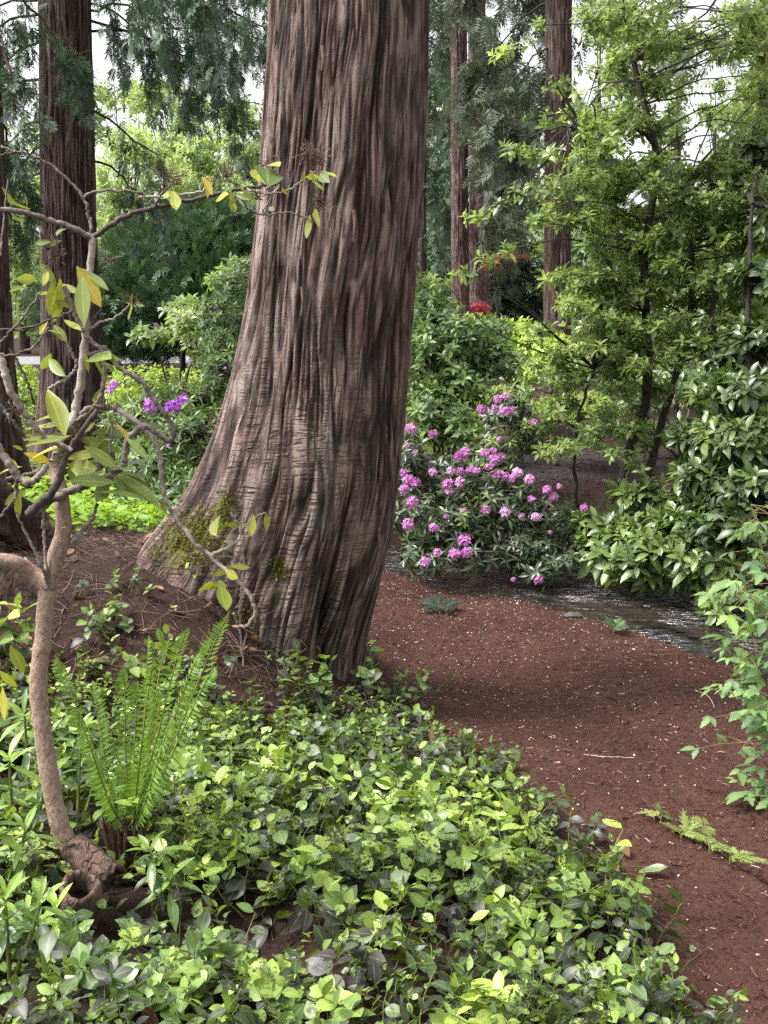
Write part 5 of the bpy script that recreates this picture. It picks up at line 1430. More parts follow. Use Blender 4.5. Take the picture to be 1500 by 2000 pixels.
small_fern('light green fern fronds rising from the salal thicket', 765, 1590, [(800, 1492, 0.1), (815, 1500, 0.05), (740, 1530, 0.0), (770, 1500, 0.08)], 0.04, 'fern', 18)
small_fern('tiny fern at water edge of the stream', 1198, 1240, [(1190, 1205, 0.1), (1215, 1210, 0.1), (1225, 1225, 0.0)], 0.05, 'hedge_leaf', 12)

# ------------------------------------------------------------------ the leafless sapling rhododendron on the left
SY = 3.0
sb = onground(182, 1775); SY = sb[1]
sap = thing('rhododendron_sapling', 'bare branching rhododendron sapling with yellowing leaves, in front on the left', 'sapling', sb)
g = Geo()
S = lambda pts: ats([(a, b, SY + c) for a, b, c in pts])
tube(g, S([(200, 1790, 0.05), (175, 1700, 0.0), (128, 1640, 0), (105, 1560, 0), (85, 1440, 0), (75, 1340, 0), (85, 1240, 0), (92, 1140, 0)]), 0.0255, 0.02, 60, 14, 0.0006, knob=0.035)
tube(g, S([(92, 1145, 0), (112, 1080, 0), (124, 1030, 0), (118, 960, 0), (105, 905, 0.02)]), 0.022, 0.016, 24, 12, knob=0.03)
tube(g, S([(95, 1145, 0), (60, 1118, 0), (25, 1098, -0.03), (-30, 1090, -0.05)]), 0.022, 0.016, 16, 12, knob=0.02)
g.build('trunk', M['sapling_bark'], sap)
g = Geo()
BR = [  # (points in photo pixels with depth offset, start radius, end radius)
    ([(105, 905, 0.02), (130, 850, .03), (150, 790, .05), (165, 690, .05), (170, 590, .05), (183, 465, .05)], 0.016, 0.011),
    ([(183, 465, .05), (140, 445, .03), (80, 425, 0), (5, 408, -.05), (-30, 405, -.06)], 0.009, 0.007),
    ([(183, 465, .05), (230, 430, .05), (300, 405, .08), (400, 385, .1), (480, 368, .12), (540, 360, .15)], 0.009, 0.005),
    ([(300, 405, .08), (320, 375, .06), (345, 355, .06)], 0.004, 0.002),
    ([(320, 375, .06), (313, 350, .06), (300, 330, .06)], 0.003, 0.002),
    ([(183, 465, .05), (172, 420, .06), (163, 385, .07), (110, 330, .08), (60, 305, .08), (30, 297, .08), (-20, 310, .08)], 0.006, 0.003),
    ([(163, 385, .07), (190, 373, .07), (275, 377, .08), (300, 405, .08)], 0.004, 0.003),
    ([(30, 297, .08), (0, 285, .08)], 0.004, 0.003),
    ([(480, 368, .12), (515, 378, .1), (560, 372, .1), (600, 345, .1), (615, 335, .1)], 0.004, 0.002),
    ([(520, 368, .12), (545, 345, .12), (530, 328, .12)], 0.004, 0.002),
    ([(460, 378, .12), (480, 405, .1), (520, 420, .1), (565, 415, .1), (605, 428, .1), (625, 415, .1)], 0.004, 0.002),
    ([(520, 420, .1), (515, 408, .1), (545, 360, .1)], 0.003, 0.002),
    ([(270, 385, .08), (340, 382, .08), (395, 372, .08), (410, 350, .08)], 0.004, 0.002),
    # left bundle
    ([(160, 690, .05), (190, 690, .05), (205, 680, .05), (235, 720, .04), (270, 740, .02), (300, 780, .02), (325, 815, .02), (340, 850, .02), (330, 862, .02)], 0.007, 0.009),
    ([(330, 862, .02), (290, 835, .0), (275, 835, .0), (250, 860, 0), (243, 905, 0), (240, 912, 0), (200, 935, 0), (160, 950, -.02), (105, 975, -.03), (55, 1005, -.05)], 0.008, 0.014),
    ([(150, 830, .05), (170, 800, .04), (210, 795, .04), (250, 812, .02), (285, 840, 0), (310, 880, 0), (318, 950, 0), (335, 1000, 0), (380, 1060, -.02), (410, 1085, -.02), (470, 1140, -.05), (498, 1185, -.06), (485, 1220, -.06), (455, 1225, -.06)], 0.009, 0.0055),
    ([(410, 1085, -.02), (460, 1060, -.02), (470, 1035, 0), (450, 1000, 0)], 0.006, 0.003),
    ([(470, 1035, 0), (500, 1010, 0), (520, 1000, 0)], 0.003, 0.002),
    ([(410, 1085, -.02), (460, 1088, -.02)], 0.003, 0.002),
    ([(476, 1010, 0), (475, 1120, 0.02), (468, 1200, 0.03), (475, 1300, 0.04)], 0.0035, 0.003),
    ([(55, 1005, -.05), (110, 950, -.06), (130, 890, -.05), (190, 800, -.03)], 0.014, 0.008),
    ([(0, 690, -.1), (20, 760, -.1), (50, 810, -.08), (85, 850, -.06), (140, 880, -.05)], 0.012, 0.008),
    ([(0, 790, -.1), (30, 830, -.1), (55, 865, -.08)], 0.006, 0.005),
    ([(-20, 860, -.1), (15, 900, -.1), (40, 935, -.1), (65, 940, -.1), (90, 910, -.08)], 0.013, 0.01),
    ([(33, 930, -.1), (30, 970, -.1), (0, 1010, -.12), (-20, 1040, -.12)], 0.006, 0.004),
    ([(0, 670, -.1), (45, 620, -.1), (80, 570, -.08)], 0.005, 0.003),
    ([(0, 645, -.1), (60, 640, -.08), (110, 620, -.05), (160, 600, 0)], 0.004, 0.003),
    ([(0, 700, -.1), (60, 680, -.1), (95, 640, -.08)], 0.004, 0.003),
    ([(20, 680, -.1), (55, 750, -.1), (65, 790, -.08)], 0.005, 0.003),
    ([(95, 760, .0), (130, 740, 0), (150, 715, .0), (140, 690, .0), (125, 660, 0)], 0.006, 0.003),
    ([(125, 560, .0), (145, 610, .02), (165, 650, .03), (205, 690, .05)], 0.008, 0.006),
    ([(165, 650, .05), (195, 630, .05), (225, 620, .05), (255, 595, .05)], 0.005, 0.003),
    ([(170, 640, .05), (200, 600, .05), (203, 560, .05), (200, 520, .05)], 0.004, 0.002),
    ([(205, 690, .05), (200, 760, .05), (180, 800, .04), (135, 830, .03)], 0.008, 0.005),
    ([(205, 935, 0), (215, 880, .0), (222, 820, 0)], 0.004, 0.003),
    ([(105, 905, .02), (60, 925, 0), (10, 935, -.05)], 0.007, 0.005),
    ([(140, 1060, -.0), (175, 1020, .0), (190, 985, 0)], 0.008, 0.006),
    ([(95, 1145, -.02), (75, 1090, -.05), (50, 1040, -.06), (30, 1000, -.08)], 0.006, 0.003),
    ([(92, 1130, -.02), (85, 1040, -.03), (88, 980, -.03)], 0.005, 0.004),
    ([(0, 500, .0), (5, 450, 0), (15, 350, 0)], 0.004, 0.002),
    ([(230, 250, .3), (218, 110, .3)], 0.002, 0.001),
]
for pts, r0, r1 in BR:
    tube(g, S(pts), r0 * 0.78, r1 * 0.74, max(12, 9 * len(pts)), 8, 0.0014, rng.normal() * 0.35 - 0.1, knob=0.06)
g.build('branches', M['pale_branch'], sap)
# leaves: (base px, py, tip px, py, width ratio, tint, depth)
LV = [(150, 520, 200, 605, .34, .42, 0), (160, 540, 165, 640, .3, .0, -.02), (118, 545, 105, 635, .3, .05, 0), (105, 545, 95, 620, .28, .15, .02), (110, 555, 75, 510, .34, -.15, .02), (160, 525, 215, 570, .25, -.2, .02), (135, 560, 115, 600, .3, -.1, .03), (70, 545, 30, 545, .34, -.3, .02),
      (95, 530, 85, 560, .6, .25, 0), (105, 635, 132, 668, .38, -.1, 0), (95, 625, 75, 655, .4, .4, 0), (125, 625, 160, 645, .22, .2, 0), (92, 762, 130, 845, .34, .15, -.03), (185, 690, 205, 750, .6, .12, 0), (175, 700, 215, 695, .5, .0, 0), (165, 690, 172, 730, .3, .1, 0), (95, 700, 125, 735, .3, -.1, .02), (100, 690, 80, 720, .35, -.25, .02),
      (140, 810, 65, 815, .16, .1, 0), (140, 825, 45, 840, .14, .05, 0), (140, 850, 40, 870, .13, .1, 0), (125, 870, 55, 895, .18, .25, .0), (150, 850, 95, 845, .15, -.2, .03), (160, 905, 200, 900, .2, .1, .0), (130, 915, 70, 945, .16, .2, .0), (45, 880, 25, 870, .4, .2, 0),
      (155, 845, 190, 825, .35, -.1, 0), (215, 830, 205, 850, .55, .35, 0), (225, 825, 275, 880, .2, .5, 0), (220, 840, 180, 880, .2, .0, .02), (150, 930, 215, 925, .18, -.2, .02), (215, 935, 290, 975, .28, -.25, 0), (220, 925, 325, 985, .22, -.1, .02), (210, 940, 185, 985, .36, -.3, 0), (225, 920, 305, 935, .18, -.35, .03), (220, 910, 310, 900, .16, -.4, .04),
      (310, 975, 325, 1005, .35, .3, 0), (40, 960, 30, 1020, .26, .15, -.05), (50, 955, 10, 985, .3, -.15, .0), (110, 1020, 130, 1030, .4, .0, 0), (115, 1030, 95, 1015, .5, -.2, 0), (430, 1005, 425, 1050, .55, .0, 0), (495, 1005, 490, 1050, .42, .15, 0), (425, 1012, 420, 1020, .9, .2, 0), (520, 1000, 522, 1040, .25, .15, 0), (440, 1025, 480, 1025, .35, .05, 0),
      (410, 1135, 398, 1160, .6, .3, -.03), (430, 1145, 440, 1198, .55, .0, -.05), (440, 1115, 465, 1130, .5, .2, -.04), (450, 1105, 490, 1110, .3, .1, -.04), (415, 1125, 455, 1105, .3, .05, -.02), (30, 395, 18, 396, 1.2, -.05, 0),
      (340, 375, 345, 415, .4, .25, 0), (350, 378, 335, 410, .35, -.05, .03), (395, 345, 415, 385, .3, .5, 0), (410, 340, 405, 390, .25, .42, .02), (450, 370, 455, 415, .3, .15, 0), (470, 370, 495, 400, .3, -.1, .02), (505, 330, 505, 362, .55, .2, .0), (520, 330, 526, 362, .6, -.45, 0), (525, 322, 545, 318, .5, .1, 0),
      (595, 335, 590, 360, .4, -.1, 0), (605, 332, 615, 355, .4, .15, 0), (625, 335, 660, 343, .3, .2, 0), (625, 340, 645, 358, .25, -.4, 0), (560, 380, 550, 365, .4, .1, .02), (605, 420, 600, 470, .26, .2, 0), (610, 418, 622, 435, .6, .15, 0), (600, 428, 598, 415, .5, -.4, 0), (640, 408, 652, 403, .4, -.45, 0), (525, 405, 540, 412, .4, -.4, 0), (455, 395, 448, 418, .3, .1, 0),
      (20, 1260, 50, 1312, .4, -.05, -.1), (0, 1310, 35, 1340, .3, .1, -.1), (5, 1340, 12, 1410, .45, .3, -.15), (110, 460, 130, 440, .3, -.3, .05), (245, 590, 285, 600, .3, -.2, .05), (255, 595, 262, 605, .5, -.1, .05), (195, 760, 185, 800, .3, -.25, .04)]
for (cx_, cy_, nn_, sp_, l0, l1, tn_) in [(150, 850, 8, 30, 70, 110, -.1), (130, 905, 7, 22, 60, 100, .05), (215, 935, 8, 25, 70, 110, -.3), (215, 910, 6, 25, 60, 100, -.4), (120, 560, 6, 25, 40, 70, .0), (95, 640, 4, 15, 30, 45, .1), (30, 890, 5, 25, 40, 70, .1), (190, 705, 4, 15, 30, 45, .0), (60, 560, 3, 20, 30, 50, -.2), (440, 1020, 4, 25, 25, 40, .1), (435, 1130, 4, 20, 25, 45, .1), (250, 850, 5, 20, 50, 90, -.3), (100, 480, 4, 15, 30, 50, -.3), (610, 340, 4, 18, 20, 35, .1), (460, 380, 4, 22, 20, 40, .1), (345, 380, 3, 12, 20, 35, .2)]:
    for q_ in range((nn_ + 1) // 2):
        a_ = rng.uniform(-0.5, PI + 0.5); l_ = rng.uniform(l0, l1)
        bx_, by_ = cx_ + rng.normal() * sp_ * 0.5, cy_ + rng.normal() * sp_ * 0.4
        LV.append((bx_, by_, bx_ + math.cos(a_) * l_, by_ + math.sin(a_) * l_ * 0.55 + 6, rng.uniform(.2, .34), tn_ + rng.normal() * 0.15, rng.normal() * 0.05))
gl = Geo()
for bx, by, tx, ty, w, tn, dd in LV:
    a = at(bx, by, SY + dd); b = at(tx, ty, SY + dd + rng.normal() * 0.045 - 0.01)
    d = b - a; L = np.linalg.norm(d)
    T = leaf(1, max(w, 0.24) * rng.uniform(0.95, 1.15), rng.uniform(0.05, 0.5), rng.uniform(-0.15, 0.12), 7, rng.uniform(0.47, 0.56), wave=0.01)
    side = unit(np.array([rng.normal() * 0.7, -1, 0.45 + rng.normal() * 0.4])) if w > 0.24 else unit(np.array([rng.normal() * 0.2, -0.3, 1.0]))
    gl.scatter(T, frames_x(d[None], side[None]) * L * 0.95, a[None], np.array([tn]))
gl.build('foliage', M['yellow_leaf'], sap)
# withered flower clusters
for px, py, n, s in [(95, 487, 16, .05), (110, 500, 14, .045), (330, 345, 14, .05), (345, 360, 10, .04), (440, 345, 16, .05), (520, 322, 10, .035), (600, 308, 26, .05), (625, 312, 22, .045), (628, 398, 20, .045), (150, 855, 18, .05), (130, 880, 24, .055), (95, 820, 14, .05), (215, 510, 10, .04), (205, 800, 16, .045), (25, 800, 14, .05), (255, 590, 10, .035), (505, 385, 10, .035), (150, 870, 14, .04)]:
    g = Geo(); p = at(px, py, SY + 0.02)
    n = int(n * 1.8); d = unit(rng.normal(size=(n, 3)) + [0, 0, 0.6]) * rng.uniform(0.25, 0.9, (n, 1)) * s
    tubes(g, np.stack([p - d * 0.05, p + d * 0.5 + rng.normal(size=(n, 3)) * 0.004, p + d], 1), np.tile(np.array([0.0007, 0.0008, 0.0015]), (n, 1)), 4, 0.1)
    g.build('withered_flower', M['dead_twig'], sap)
# burl with an open hollow at the foot of the sapling
def hollow_stub(parent, name, p, axis_d, L, r, mat, seed):
    """a rough stub with a hollow end"""
    d = unit(np.asarray(axis_d, float)); a = unit(np.cross(d, [0.2, 0.4, 0.89])); b = np.cross(d, a)
    prof_ = [(0.0, 1.0), (0.25, 1.0), (0.55, 1.02), (0.8, 1.05), (0.95, 1.02), (1.0, 0.88), (0.94, 0.7), (0.75, 0.6), (0.5, 0.5), (0.4, 0.05)]
    n = 28; th = np.linspace(0, 2 * PI, n, endpoint=False)
    V = []
    for u, s in prof_:
        rr = r * s * (1 + 0.16 * perlin(np.cos(th) * 1.6 + seed, np.sin(th) * 1.6, u * 2.0) + 0.1 * perlin(np.cos(th) * 5 + seed, np.sin(th) * 5, u * 6))
        uu = u + (0.1 * perlin(np.cos(th) * 2.0, np.sin(th) * 2.0, seed + 3) if u > 0.7 else 0)
        V.append(p + d * (uu * L)[:, None] if np.ndim(uu) else p + d * (u * L) + np.zeros((n, 3)))
        V[-1] = V[-1] + a * (np.cos(th) * rr)[:, None] + b * (np.sin(th) * rr)[:, None]
    V = np.array(V); i = np.arange(len(prof_) * n).reshape(-1, n)
    q = np.stack([i[:-1], np.roll(i[:-1], -1, 1), np.roll(i[1:], -1, 1), i[1:]], -1).reshape(-1, 4)
    gg = Geo(); A = np.zeros((V.size // 3, 3)); A[:, 0] = np.repeat([0.8, .8, .8, .8, .9, .9, .5, .3, .2, .1], n)
    gg.add(V.reshape(-1, 3), q, A)
    return gg.build(name, mat, parent)


hollow_stub(sap, 'burl', at(140, 1650, SY), at(215, 1715, SY - 0.05) - at(140, 1650, SY), 0.14, 0.036, M['stump_wood'], 2.0)
pst = onground(150, 1800)
st = thing('cut_stump', 'short hollow sawn stump beside the foot of the sapling', 'stump', pst)
hollow_stub(st, 'wood', pst - [0, 0, 0.03], [0.2, -0.4, 1.0], 0.17, 0.046, M['stump_wood'], 6.0)

# ------------------------------------------------------------------ salmonberry on the right edge
def trifoliate(seed):
    r = np.random.default_rng(seed); out = []
    for a, l in ((0, 1.0), (1.15, 0.78), (-1.15, 0.78)):
        T = leaf(1, 0.52, 0.22, -0.25, 8, 0.4, tooth=0.13, tip=0.03)
        d = np.array([math.cos(a), math.sin(a), -0.12 + r.normal() * 0.12])
        out.append(placed(T, d, (0, 0, 1), (0.12 if a == 0 else 0.0, 0, 0), l * r.uniform(0.9, 1.1), r.normal() * 0.08))
    return merge(out)


TRI = [trifoliate(s) for s in range(5)]
bb = onground(1540, 1560); BY = 4.1
bush = thing('salmonberry_bush', 'pale three leaved berry bush reaching in from the right edge over the mulch', 'shrub', bb)
gs, gf = Geo(), Geo()
B2 = lambda pts: ats([(a + 52, b, BY + c) for a, b, c in pts])
canes = [B2([(1600, 1500, 0), (1560, 1350, 0), (1500, 1230, 0), (1455, 1130, .05), (1430, 1040, .1), (1415, 985, .1)]),
         B2([(1600, 1500, 0), (1540, 1300, -.1), (1480, 1200, -.15), (1420, 1170, -.15), (1385, 1160, -.15)]),
         B2([(1600, 1450, 0), (1520, 1330, 0), (1460, 1320, -.05), (1400, 1345, -.05)]),
         B2([(1600, 1500, 0), (1530, 1400, -.1), (1470, 1410, -.1), (1400, 1450, -.1)]),
         B2([(1600, 1550, 0), (1530, 1500, -.1), (1470, 1530, -.15), (1430, 1570, -.15)]),
         B2([(1600, 1300, 0.1), (1540, 1180, .1), (1490, 1090, .15), (1480, 1030, .15)]),
         B2([(1600, 1350, 0), (1520, 1260, -.05), (1450, 1250, -.1), (1400, 1290, -.1)]),
         B2([(1600, 1550, -.1), (1550, 1480, -.15), (1500, 1400, -.2), (1460, 1370, -.2)]),
         B2([(1600, 1650, -.1), (1550, 1580, -.1), (1490, 1600, -.15), (1470, 1640, -.15)])]
for cc in canes:
    p = tube(gs, cc, 0.006, 0.002, 18, 6, 0.002)
    for i in range(7, 18):
        for rep in range(3):
            q = p[i] + rng.normal(size=3) * np.array([0.07, 0.07, 0.045])
            dirv = unit(np.array([rng.normal() * 0.8 - 0.2, -0.3 + rng.normal() * 0.6, -0.12 + rng.normal() * 0.25]))
            e = q + dirv * rng.uniform(0.02, 0.06)
            tubes(gs, np.array([[p[i], (p[i] + e) / 2 + [0, 0, 0.008], e]]), np.array([[0.0014, 0.0012, 0.001]]), 4, 0.4)
            s = rng.uniform(0.045, 0.088) * (0.75 if i > 15 else 1)
            gf.scatter(TRI[rng.integers(0, 5)], frames_x(dirv[None], unit(np.array([[rng.normal() * 0.3, -0.2 + rng.normal() * 0.25, 1.0]]))) * s, e[None], np.array([rng.normal() * 0.18 + (0.15 if i > 14 else 0)]))
gs.build('canes', M['red_cane'], bush); gf.build('foliage', M['berry_leaf'], bush)

# ------------------------------------------------------------------ roots, log and scraps on the mound
def rough_tube(name, label, cat, P, r0, r1, mat, seed, parent=None, n=90, nth=48, moss=0.0):
    p = smooth_path(P, n)
    o = thing(name, label, cat, p[0]) if parent is None else parent
    T = unit(np.gradient(p, axis=0)); a = unit(np.cross(T, [0.1, 0.3, 0.95])); b = np.cross(T, a)
    th = np.linspace(0, 2 * PI, nth, endpoint=False); u = np.linspace(0, 1, n)
    U, TH = np.meshgrid(u, th, indexing='ij')
    Ln = np.linalg.norm(np.diff(p, axis=0), axis=1).sum()
    r = r0 + (r1 - r0) * U
    h = perlin(np.cos(TH) * 2 + seed, np.sin(TH) * 2, U * Ln * 3) * 0.25 + (1 - np.abs(perlin(np.cos(TH) * 6, np.sin(TH) * 6 + seed, U * Ln * 5)) * 2) * 0.12 + perlin(np.cos(TH) * 14, np.sin(TH) * 14 + seed, U * Ln * 18) * 0.06
    r = r * (1 + h * 0.7) * np.where(u == 0, 0.3, 1)[:, None] * np.where(u == 1, 0.2, 1)[:, None]
    V = p[:, None] + a[:, None] * (np.cos(TH) * r)[..., None] + b[:, None] * (np.sin(TH) * r)[..., None]
    i = np.arange(n * nth).reshape(n, nth)
    q = np.stack([i[:-1], np.roll(i[:-1], -1, 1), np.roll(i[1:], -1, 1), i[1:]], -1).reshape(-1, 4)
    g = Geo(); A = np.zeros((n * nth, 3)); A[:, 0] = np.clip(0.55 + h.reshape(-1), 0, 1); A[:, 1] = moss * np.clip((V[..., 2] - p[:, None, 2]) / np.maximum(r, 1e-3), 0, 1).reshape(-1)
    g.add(V.reshape(-1, 3), q, A)
    g.build('wood', mat, o)
    return o


def mound(px, py, lift=0.02):
    p = onground(px, py); return p + [0, 0, lift]


rough_tube('old_root', 'thick dark old root sloping down from the left edge onto the mound', 'root', [at(-140, 880, 5.5), at(-20, 985, 5.6), at(70, 1045, 5.7), at(150, 1100, 5.7), at(210, 1130, 5.7)], 0.17, 0.04, M['dark_bark'], 1.0, moss=0.35)
rough_tube('fallen_log', 'dark rotting log lying at the left edge below the old root', 'log', [at(-120, 1060, 4.9), at(-30, 1120, 4.85), at(40, 1180, 4.8), at(95, 1250, 4.75)], 0.13, 0.075, M['dark_bark'], 4.0)
# a red scrap
p = mound(68, 1118, 0.05); p = at(68, 1112, 5.0)
rs = thing('red_tag', 'tiny bright red plastic tag among the roots at the left', 'tag', p)
g = Geo(); tubes(g, np.array([[p + [-0.025, 0, 0.03], p + [-0.012, 0, 0.016], p, p + [0.014, 0, -0.014], p + [0.022, 0, -0.022]]]), np.array([[0.004, 0.005, 0.013, 0.014, 0.005]]), 10)
g.build('cap', simple_mat('red_plastic', (0.55, 0.03, 0.05), (0.7, 0.06, 0.09), 20, 0.35, 0, 0.5), rs)
g = Geo(); tubes(g, np.array([[p + [-0.045, 0, 0.055], p + [-0.035, 0, 0.042], p + [-0.026, 0, 0.031]]]), np.array([[0.003, 0.005, 0.005]]), 8)
g.build('neck', simple_mat('pale_plastic', (0.4, 0.4, 0.42), (0.6, 0.6, 0.62), 20, 0.35, 0, 0.5), rs)

# dead twigs and needles over the mound and under the cover : stuff
def debris(name, label, n, region, ln, rad, mat, flat=0.25, lift=0.004):
    x, y = region(n)
    z = ground_z(x, y) + lift + np.abs(rng.normal(size=n)) * 0.01
    a = rng.uniform(0, 2 * PI, n); L = rng.uniform(ln[0], ln[1], n)
    d = np.stack([np.cos(a), np.sin(a), rng.normal(size=n) * flat], -1)
    p0 = np.stack([x, y, z], -1)
    p2 = p0 + d * L[:, None]
    p2[:, 2] = np.maximum(p2[:, 2], ground_z(p2[:, 0], p2[:, 1]) + lift)
    p1 = (p0 + p2) / 2 + rng.normal(size=(n, 3)) * (L * 0.09)[:, None]
    p1[:, 2] = np.maximum(p1[:, 2], ground_z(p1[:, 0], p1[:, 1]) + lift)
    g = Geo()
    P = np.stack([p0, p1, p2], 1)
    r = rng.uniform(rad[0], rad[1], n)
    tubes(g, P, r[:, None] * np.array([[1, 0.85, 0.5]]), 3)
    g.A[0][:, 2] = np.repeat(rng.normal(size=n) * 0.4, 9)
    return tag(g.build(name, mat), label, None, None, 'stuff')


def reg_mound(n):
    x = rng.uniform(-2.0, -0.45, n); y = rng.uniform(4.2, 6.6, n); return x, y


def reg_bank(n):
    x = rng.uniform(-2.0, 0.8, n); y = rng.uniform(2.0, 4.8, n)
    k = seg_dist(x, y, TOE) > -0.1
    return np.where(k, x, -0.6), np.where(k, y, 4.6 + 0 * y)


def reg_path(n):
    x = rng.uniform(-0.1, 3.2, n * 3); y = rng.uniform(2.6, 8.2, n * 3)
    k = (seg_dist(x, y, TOE) < 0.05) & (seg_dist(x, y, EDGE) < -0.12)
    x, y = x[k][:n], y[k][:n]
    return np.resize(x, n), np.resize(y, n)


debris('mound_twigs', 'tangle of dead twigs and needles strewn over the soil mound', 2200, reg_mound, (0.04, 0.2), (0.0008, 0.0022), M['dead_twig'], 0.22)
debris('bank_twigs', 'dead twigs on the soil under the salal', 500, reg_bank, (0.04, 0.2), (0.001, 0.003), M['dead_twig'], 0.2)
debris('mulch_chips', 'loose bark fibres over the mulch path', 20000, reg_path, (0.006, 0.022), (0.001, 0.0022), M['chip'], 0.3, 0.002)
debris('bark_pieces', 'bigger pieces of bark lying in the mulch', 900, reg_path, (0.015, 0.05), (0.002, 0.0042), M['chip'], 0.25, 0.003)
debris('pale_needles', 'pale dry needles scattered on the mulch path', 900, reg_path, (0.01, 0.035), (0.0006, 0.0012), M['petal'], 0.1, 0.004)
def reg_far(n):
    return rng.uniform(0.3, 4.5, n), rng.uniform(9.3, 14.5, n)


debris('bank_litter', 'bark chips and twigs on the dark bank behind the stream', 3500, reg_far, (0.02, 0.09), (0.003, 0.008), M['chip'], 0.2, 0.02)
# pale fallen flower scales
x, y = reg_path(4600)
dens = 0.35 + 0.65 * sstep(4.6, 6.5, y) + 0.2 * perlin(x * 1.5, y * 1.5, 2)
kk = rng.random(len(x)) < dens; x, y = x[kk], y[kk]; n = len(x)
g = Geo()
a = rng.uniform(0, 6.28, n); d = np.stack([np.cos(a), np.sin(a), rng.normal(size=n) * 0.2], -1)
g.scatter(leaf(1, 0.6, 0.2, 0.1, 2), frames_x(d, unit(rng.normal(size=(n, 3)) * 0.35 + [0, 0, 1])) * (rng.uniform(0.0045, 0.0105, n) * np.where(rng.random(n) < 0.04, 1.9, 1))[:, None, None], np.stack([x, y, ground_z(x, y) + 0.008], -1), rng.normal(size=n) * 0.5)
tag(g.build('fallen_petals', M['petal']), 'pale fallen flower scales dotted over the mulch path', None, None, 'stuff')
# dry leaves on the bank soil
x, y = reg_bank(260); x2, y2 = reg_mound(120); x, y = np.concatenate([x, x2]), np.concatenate([y, y2]); n = len(x)
g = Geo(); a = rng.uniform(0, 6.28, n); d = np.stack([np.cos(a), np.sin(a), rng.normal(size=n) * 0.3], -1)
g.scatter(leaf(1, 0.5, 0.5, 0.2, 4, wave=0.05), frames_x(d, unit(rng.normal(size=(n, 3)) * 0.5 + [0, 0, 1])) * rng.uniform(0.03, 0.08, n)[:, None, None], np.stack([x, y, ground_z(x, y) + 0.012], -1), rng.normal(size=n) * 0.3)
tag(g.build('dry_leaves', M['dry_leaf']), 'brown dry leaves lying on the soil of the bank', None, None, 'stuff')

# single twigs and a fallen leaf on the mulch
def ground_twig(label, pts, r):
    P = np.array([onground(a, b) + [0, 0, 0.008] for a, b in pts])
    g = Geo(); tube(g, P, r, r * 0.5, 14, 5, 0.001)
    return tag(g.build('fallen_twig', M['petal']), label, 'twig', 'twigs on the mulch')


ground_twig('curved pale twig lying near the berry bush on the mulch', [(1358, 1352), (1380, 1362), (1392, 1378), (1395, 1388)], 0.0025)
ground_twig('straight thin twig in the middle of the mulch path', [(1140, 1478), (1180, 1484), (1240, 1486)], 0.0022)
ground_twig('short twig on the mulch just above the salal edge', [(840, 1400), (848, 1412), (855, 1420)], 0.003)
p = onground(1275, 1716)
g = Geo(); d = np.array([[1, -0.15, 0.06]])
g.scatter(leaf(1, 0.42, 0.6, 0.25, 6, wave=0.03), frames_x(d, np.array([[0, -0.2, 1.0]])) * 0.09, (p + [-0.045, 0, 0.012])[None], np.array([0.0]))
tag(g.build('fallen_leaf', M['grey_leaf']), 'curled grey green leaf lying alone on the mulch', 'leaf')

# stones along the stream
def stone(label, px, py, s, seed):
    p = onground(px, py); p[2] = max(p[2], -0.2)
    nu, nv = 20, 28
    u = np.linspace(0.02, PI - 0.02, nu); v = np.linspace(0, 2 * PI, nv, endpoint=False)
    U, Vv = np.meshgrid(u, v, indexing='ij')
    x, y, z = np.sin(U) * np.cos(Vv), np.sin(U) * np.sin(Vv), np.cos(U)
    r = 1 + 0.3 * perlin(x * 1.5 + seed, y * 1.5, z * 1.5) + 0.12 * perlin(x * 4, y * 4 + seed, z * 4)
    V = np.stack([x * r * s * 1.3, y * r * s, z * r * s * 0.6], -1) + p
    i = np.arange(nu * nv).reshape(nu, nv)
    q = np.stack([i[:-1], i[1:], np.roll(i[1:], -1, 1), np.roll(i[:-1], -1, 1)], -1).reshape(-1, 4)
    g = Geo(); g.add(V.reshape(-1, 3), q)
    return tag(g.build('stone', M['rock']), label, 'stone', 'stones along the stream')


for args in [('broad wet stone at stream edge below the dim fern', 900, 1150, 0.09, 1), ('dark stone in the stream left of the bright glint', 1020, 1165, 0.07, 2), ('small stone where the water meets the mulch below the laurel', 1120, 1205, 0.05, 3),
             ('rounded stone half under the low laurel at the far bank', 1230, 1175, 0.1, 4), ('wet stone at the stream edge nearest the right side', 1405, 1290, 0.08, 5), ('mossy stone under the pink rhododendron', 860, 1130, 0.12, 6), ('stone in mid stream beside the low laurel', 1290, 1225, 0.05, 7)]:
    stone(*args)

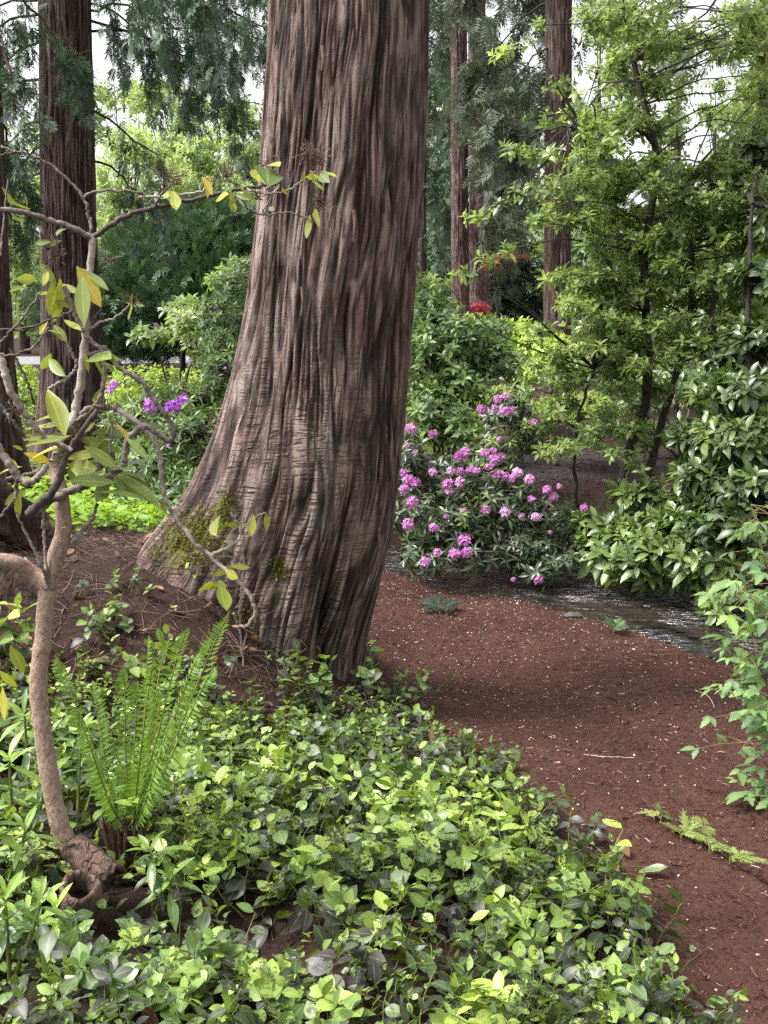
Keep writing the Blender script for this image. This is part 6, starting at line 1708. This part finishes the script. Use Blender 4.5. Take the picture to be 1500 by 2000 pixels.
# ------------------------------------------------------------------ light, sky, camera
SUN_EL, SUN_AZ = math.radians(56), math.radians(-102)     # azimuth measured clockwise from +Y: light from behind left
w = bpy.data.worlds.new('World'); sc.world = w; w.use_nodes = True
nt = w.node_tree; nt.nodes.clear()
sky = nt.nodes.new('ShaderNodeTexSky'); sky.sky_type = 'NISHITA'; sky.sun_disc = False
sky.sun_elevation = SUN_EL; sky.sun_rotation = SUN_AZ
sky.air_density = 1.0; sky.dust_density = 6.0; sky.ozone_density = 1.0
hsv = nt.nodes.new('ShaderNodeHueSaturation'); hsv.inputs['Saturation'].default_value = 0.12
nt.links.new(sky.outputs[0], hsv.inputs['Color'])
bg = nt.nodes.new('ShaderNodeBackground'); bg.inputs['Strength'].default_value = 0.135
nt.links.new(hsv.outputs[0], bg.inputs['Color'])
wo = nt.nodes.new('ShaderNodeOutputWorld'); nt.links.new(bg.outputs[0], wo.inputs[0])

sd = bpy.data.lights.new('sun', 'SUN'); sd.energy = 1.5; sd.angle = math.radians(14); sd.color = (1.0, 0.96, 0.9)
so = bpy.data.objects.new('sun', sd); COL.objects.link(so)
dv = Vector((math.sin(SUN_AZ) * math.cos(SUN_EL), math.cos(SUN_AZ) * math.cos(SUN_EL), math.sin(SUN_EL)))
so.rotation_euler = dv.to_track_quat('Z', 'Y').to_euler()
so.location = (0, 0, 12)

cd = bpy.data.cameras.new('camera'); co = bpy.data.objects.new('camera', cd); COL.objects.link(co)
cd.sensor_fit = 'VERTICAL'; cd.sensor_height = 24.0; cd.lens = 24.0 * F / 2000.0
cd.clip_start = 0.05; cd.clip_end = 1000
co.location = (0, 0, CAM_Z); co.rotation_euler = (PI / 2 - PITCH, 0, 0)
sc.camera = co

sc.view_settings.view_transform = 'Standard'; sc.view_settings.look = 'None'
sc.view_settings.exposure = 1.78; sc.view_settings.gamma = 1.0
sc.render.engine = 'CYCLES'
cy = sc.cycles
cy.max_bounces = 7; cy.diffuse_bounces = 4; cy.glossy_bounces = 2; cy.transmission_bounces = 3; cy.transparent_max_bounces = 4
cy.use_denoising = False
try:
    cy.denoiser = 'OPENIMAGEDENOISE'
except Exception:
    pass
cy.use_adaptive_sampling = True; cy.adaptive_threshold = 0.008
cy.sample_clamp_indirect = 6.0
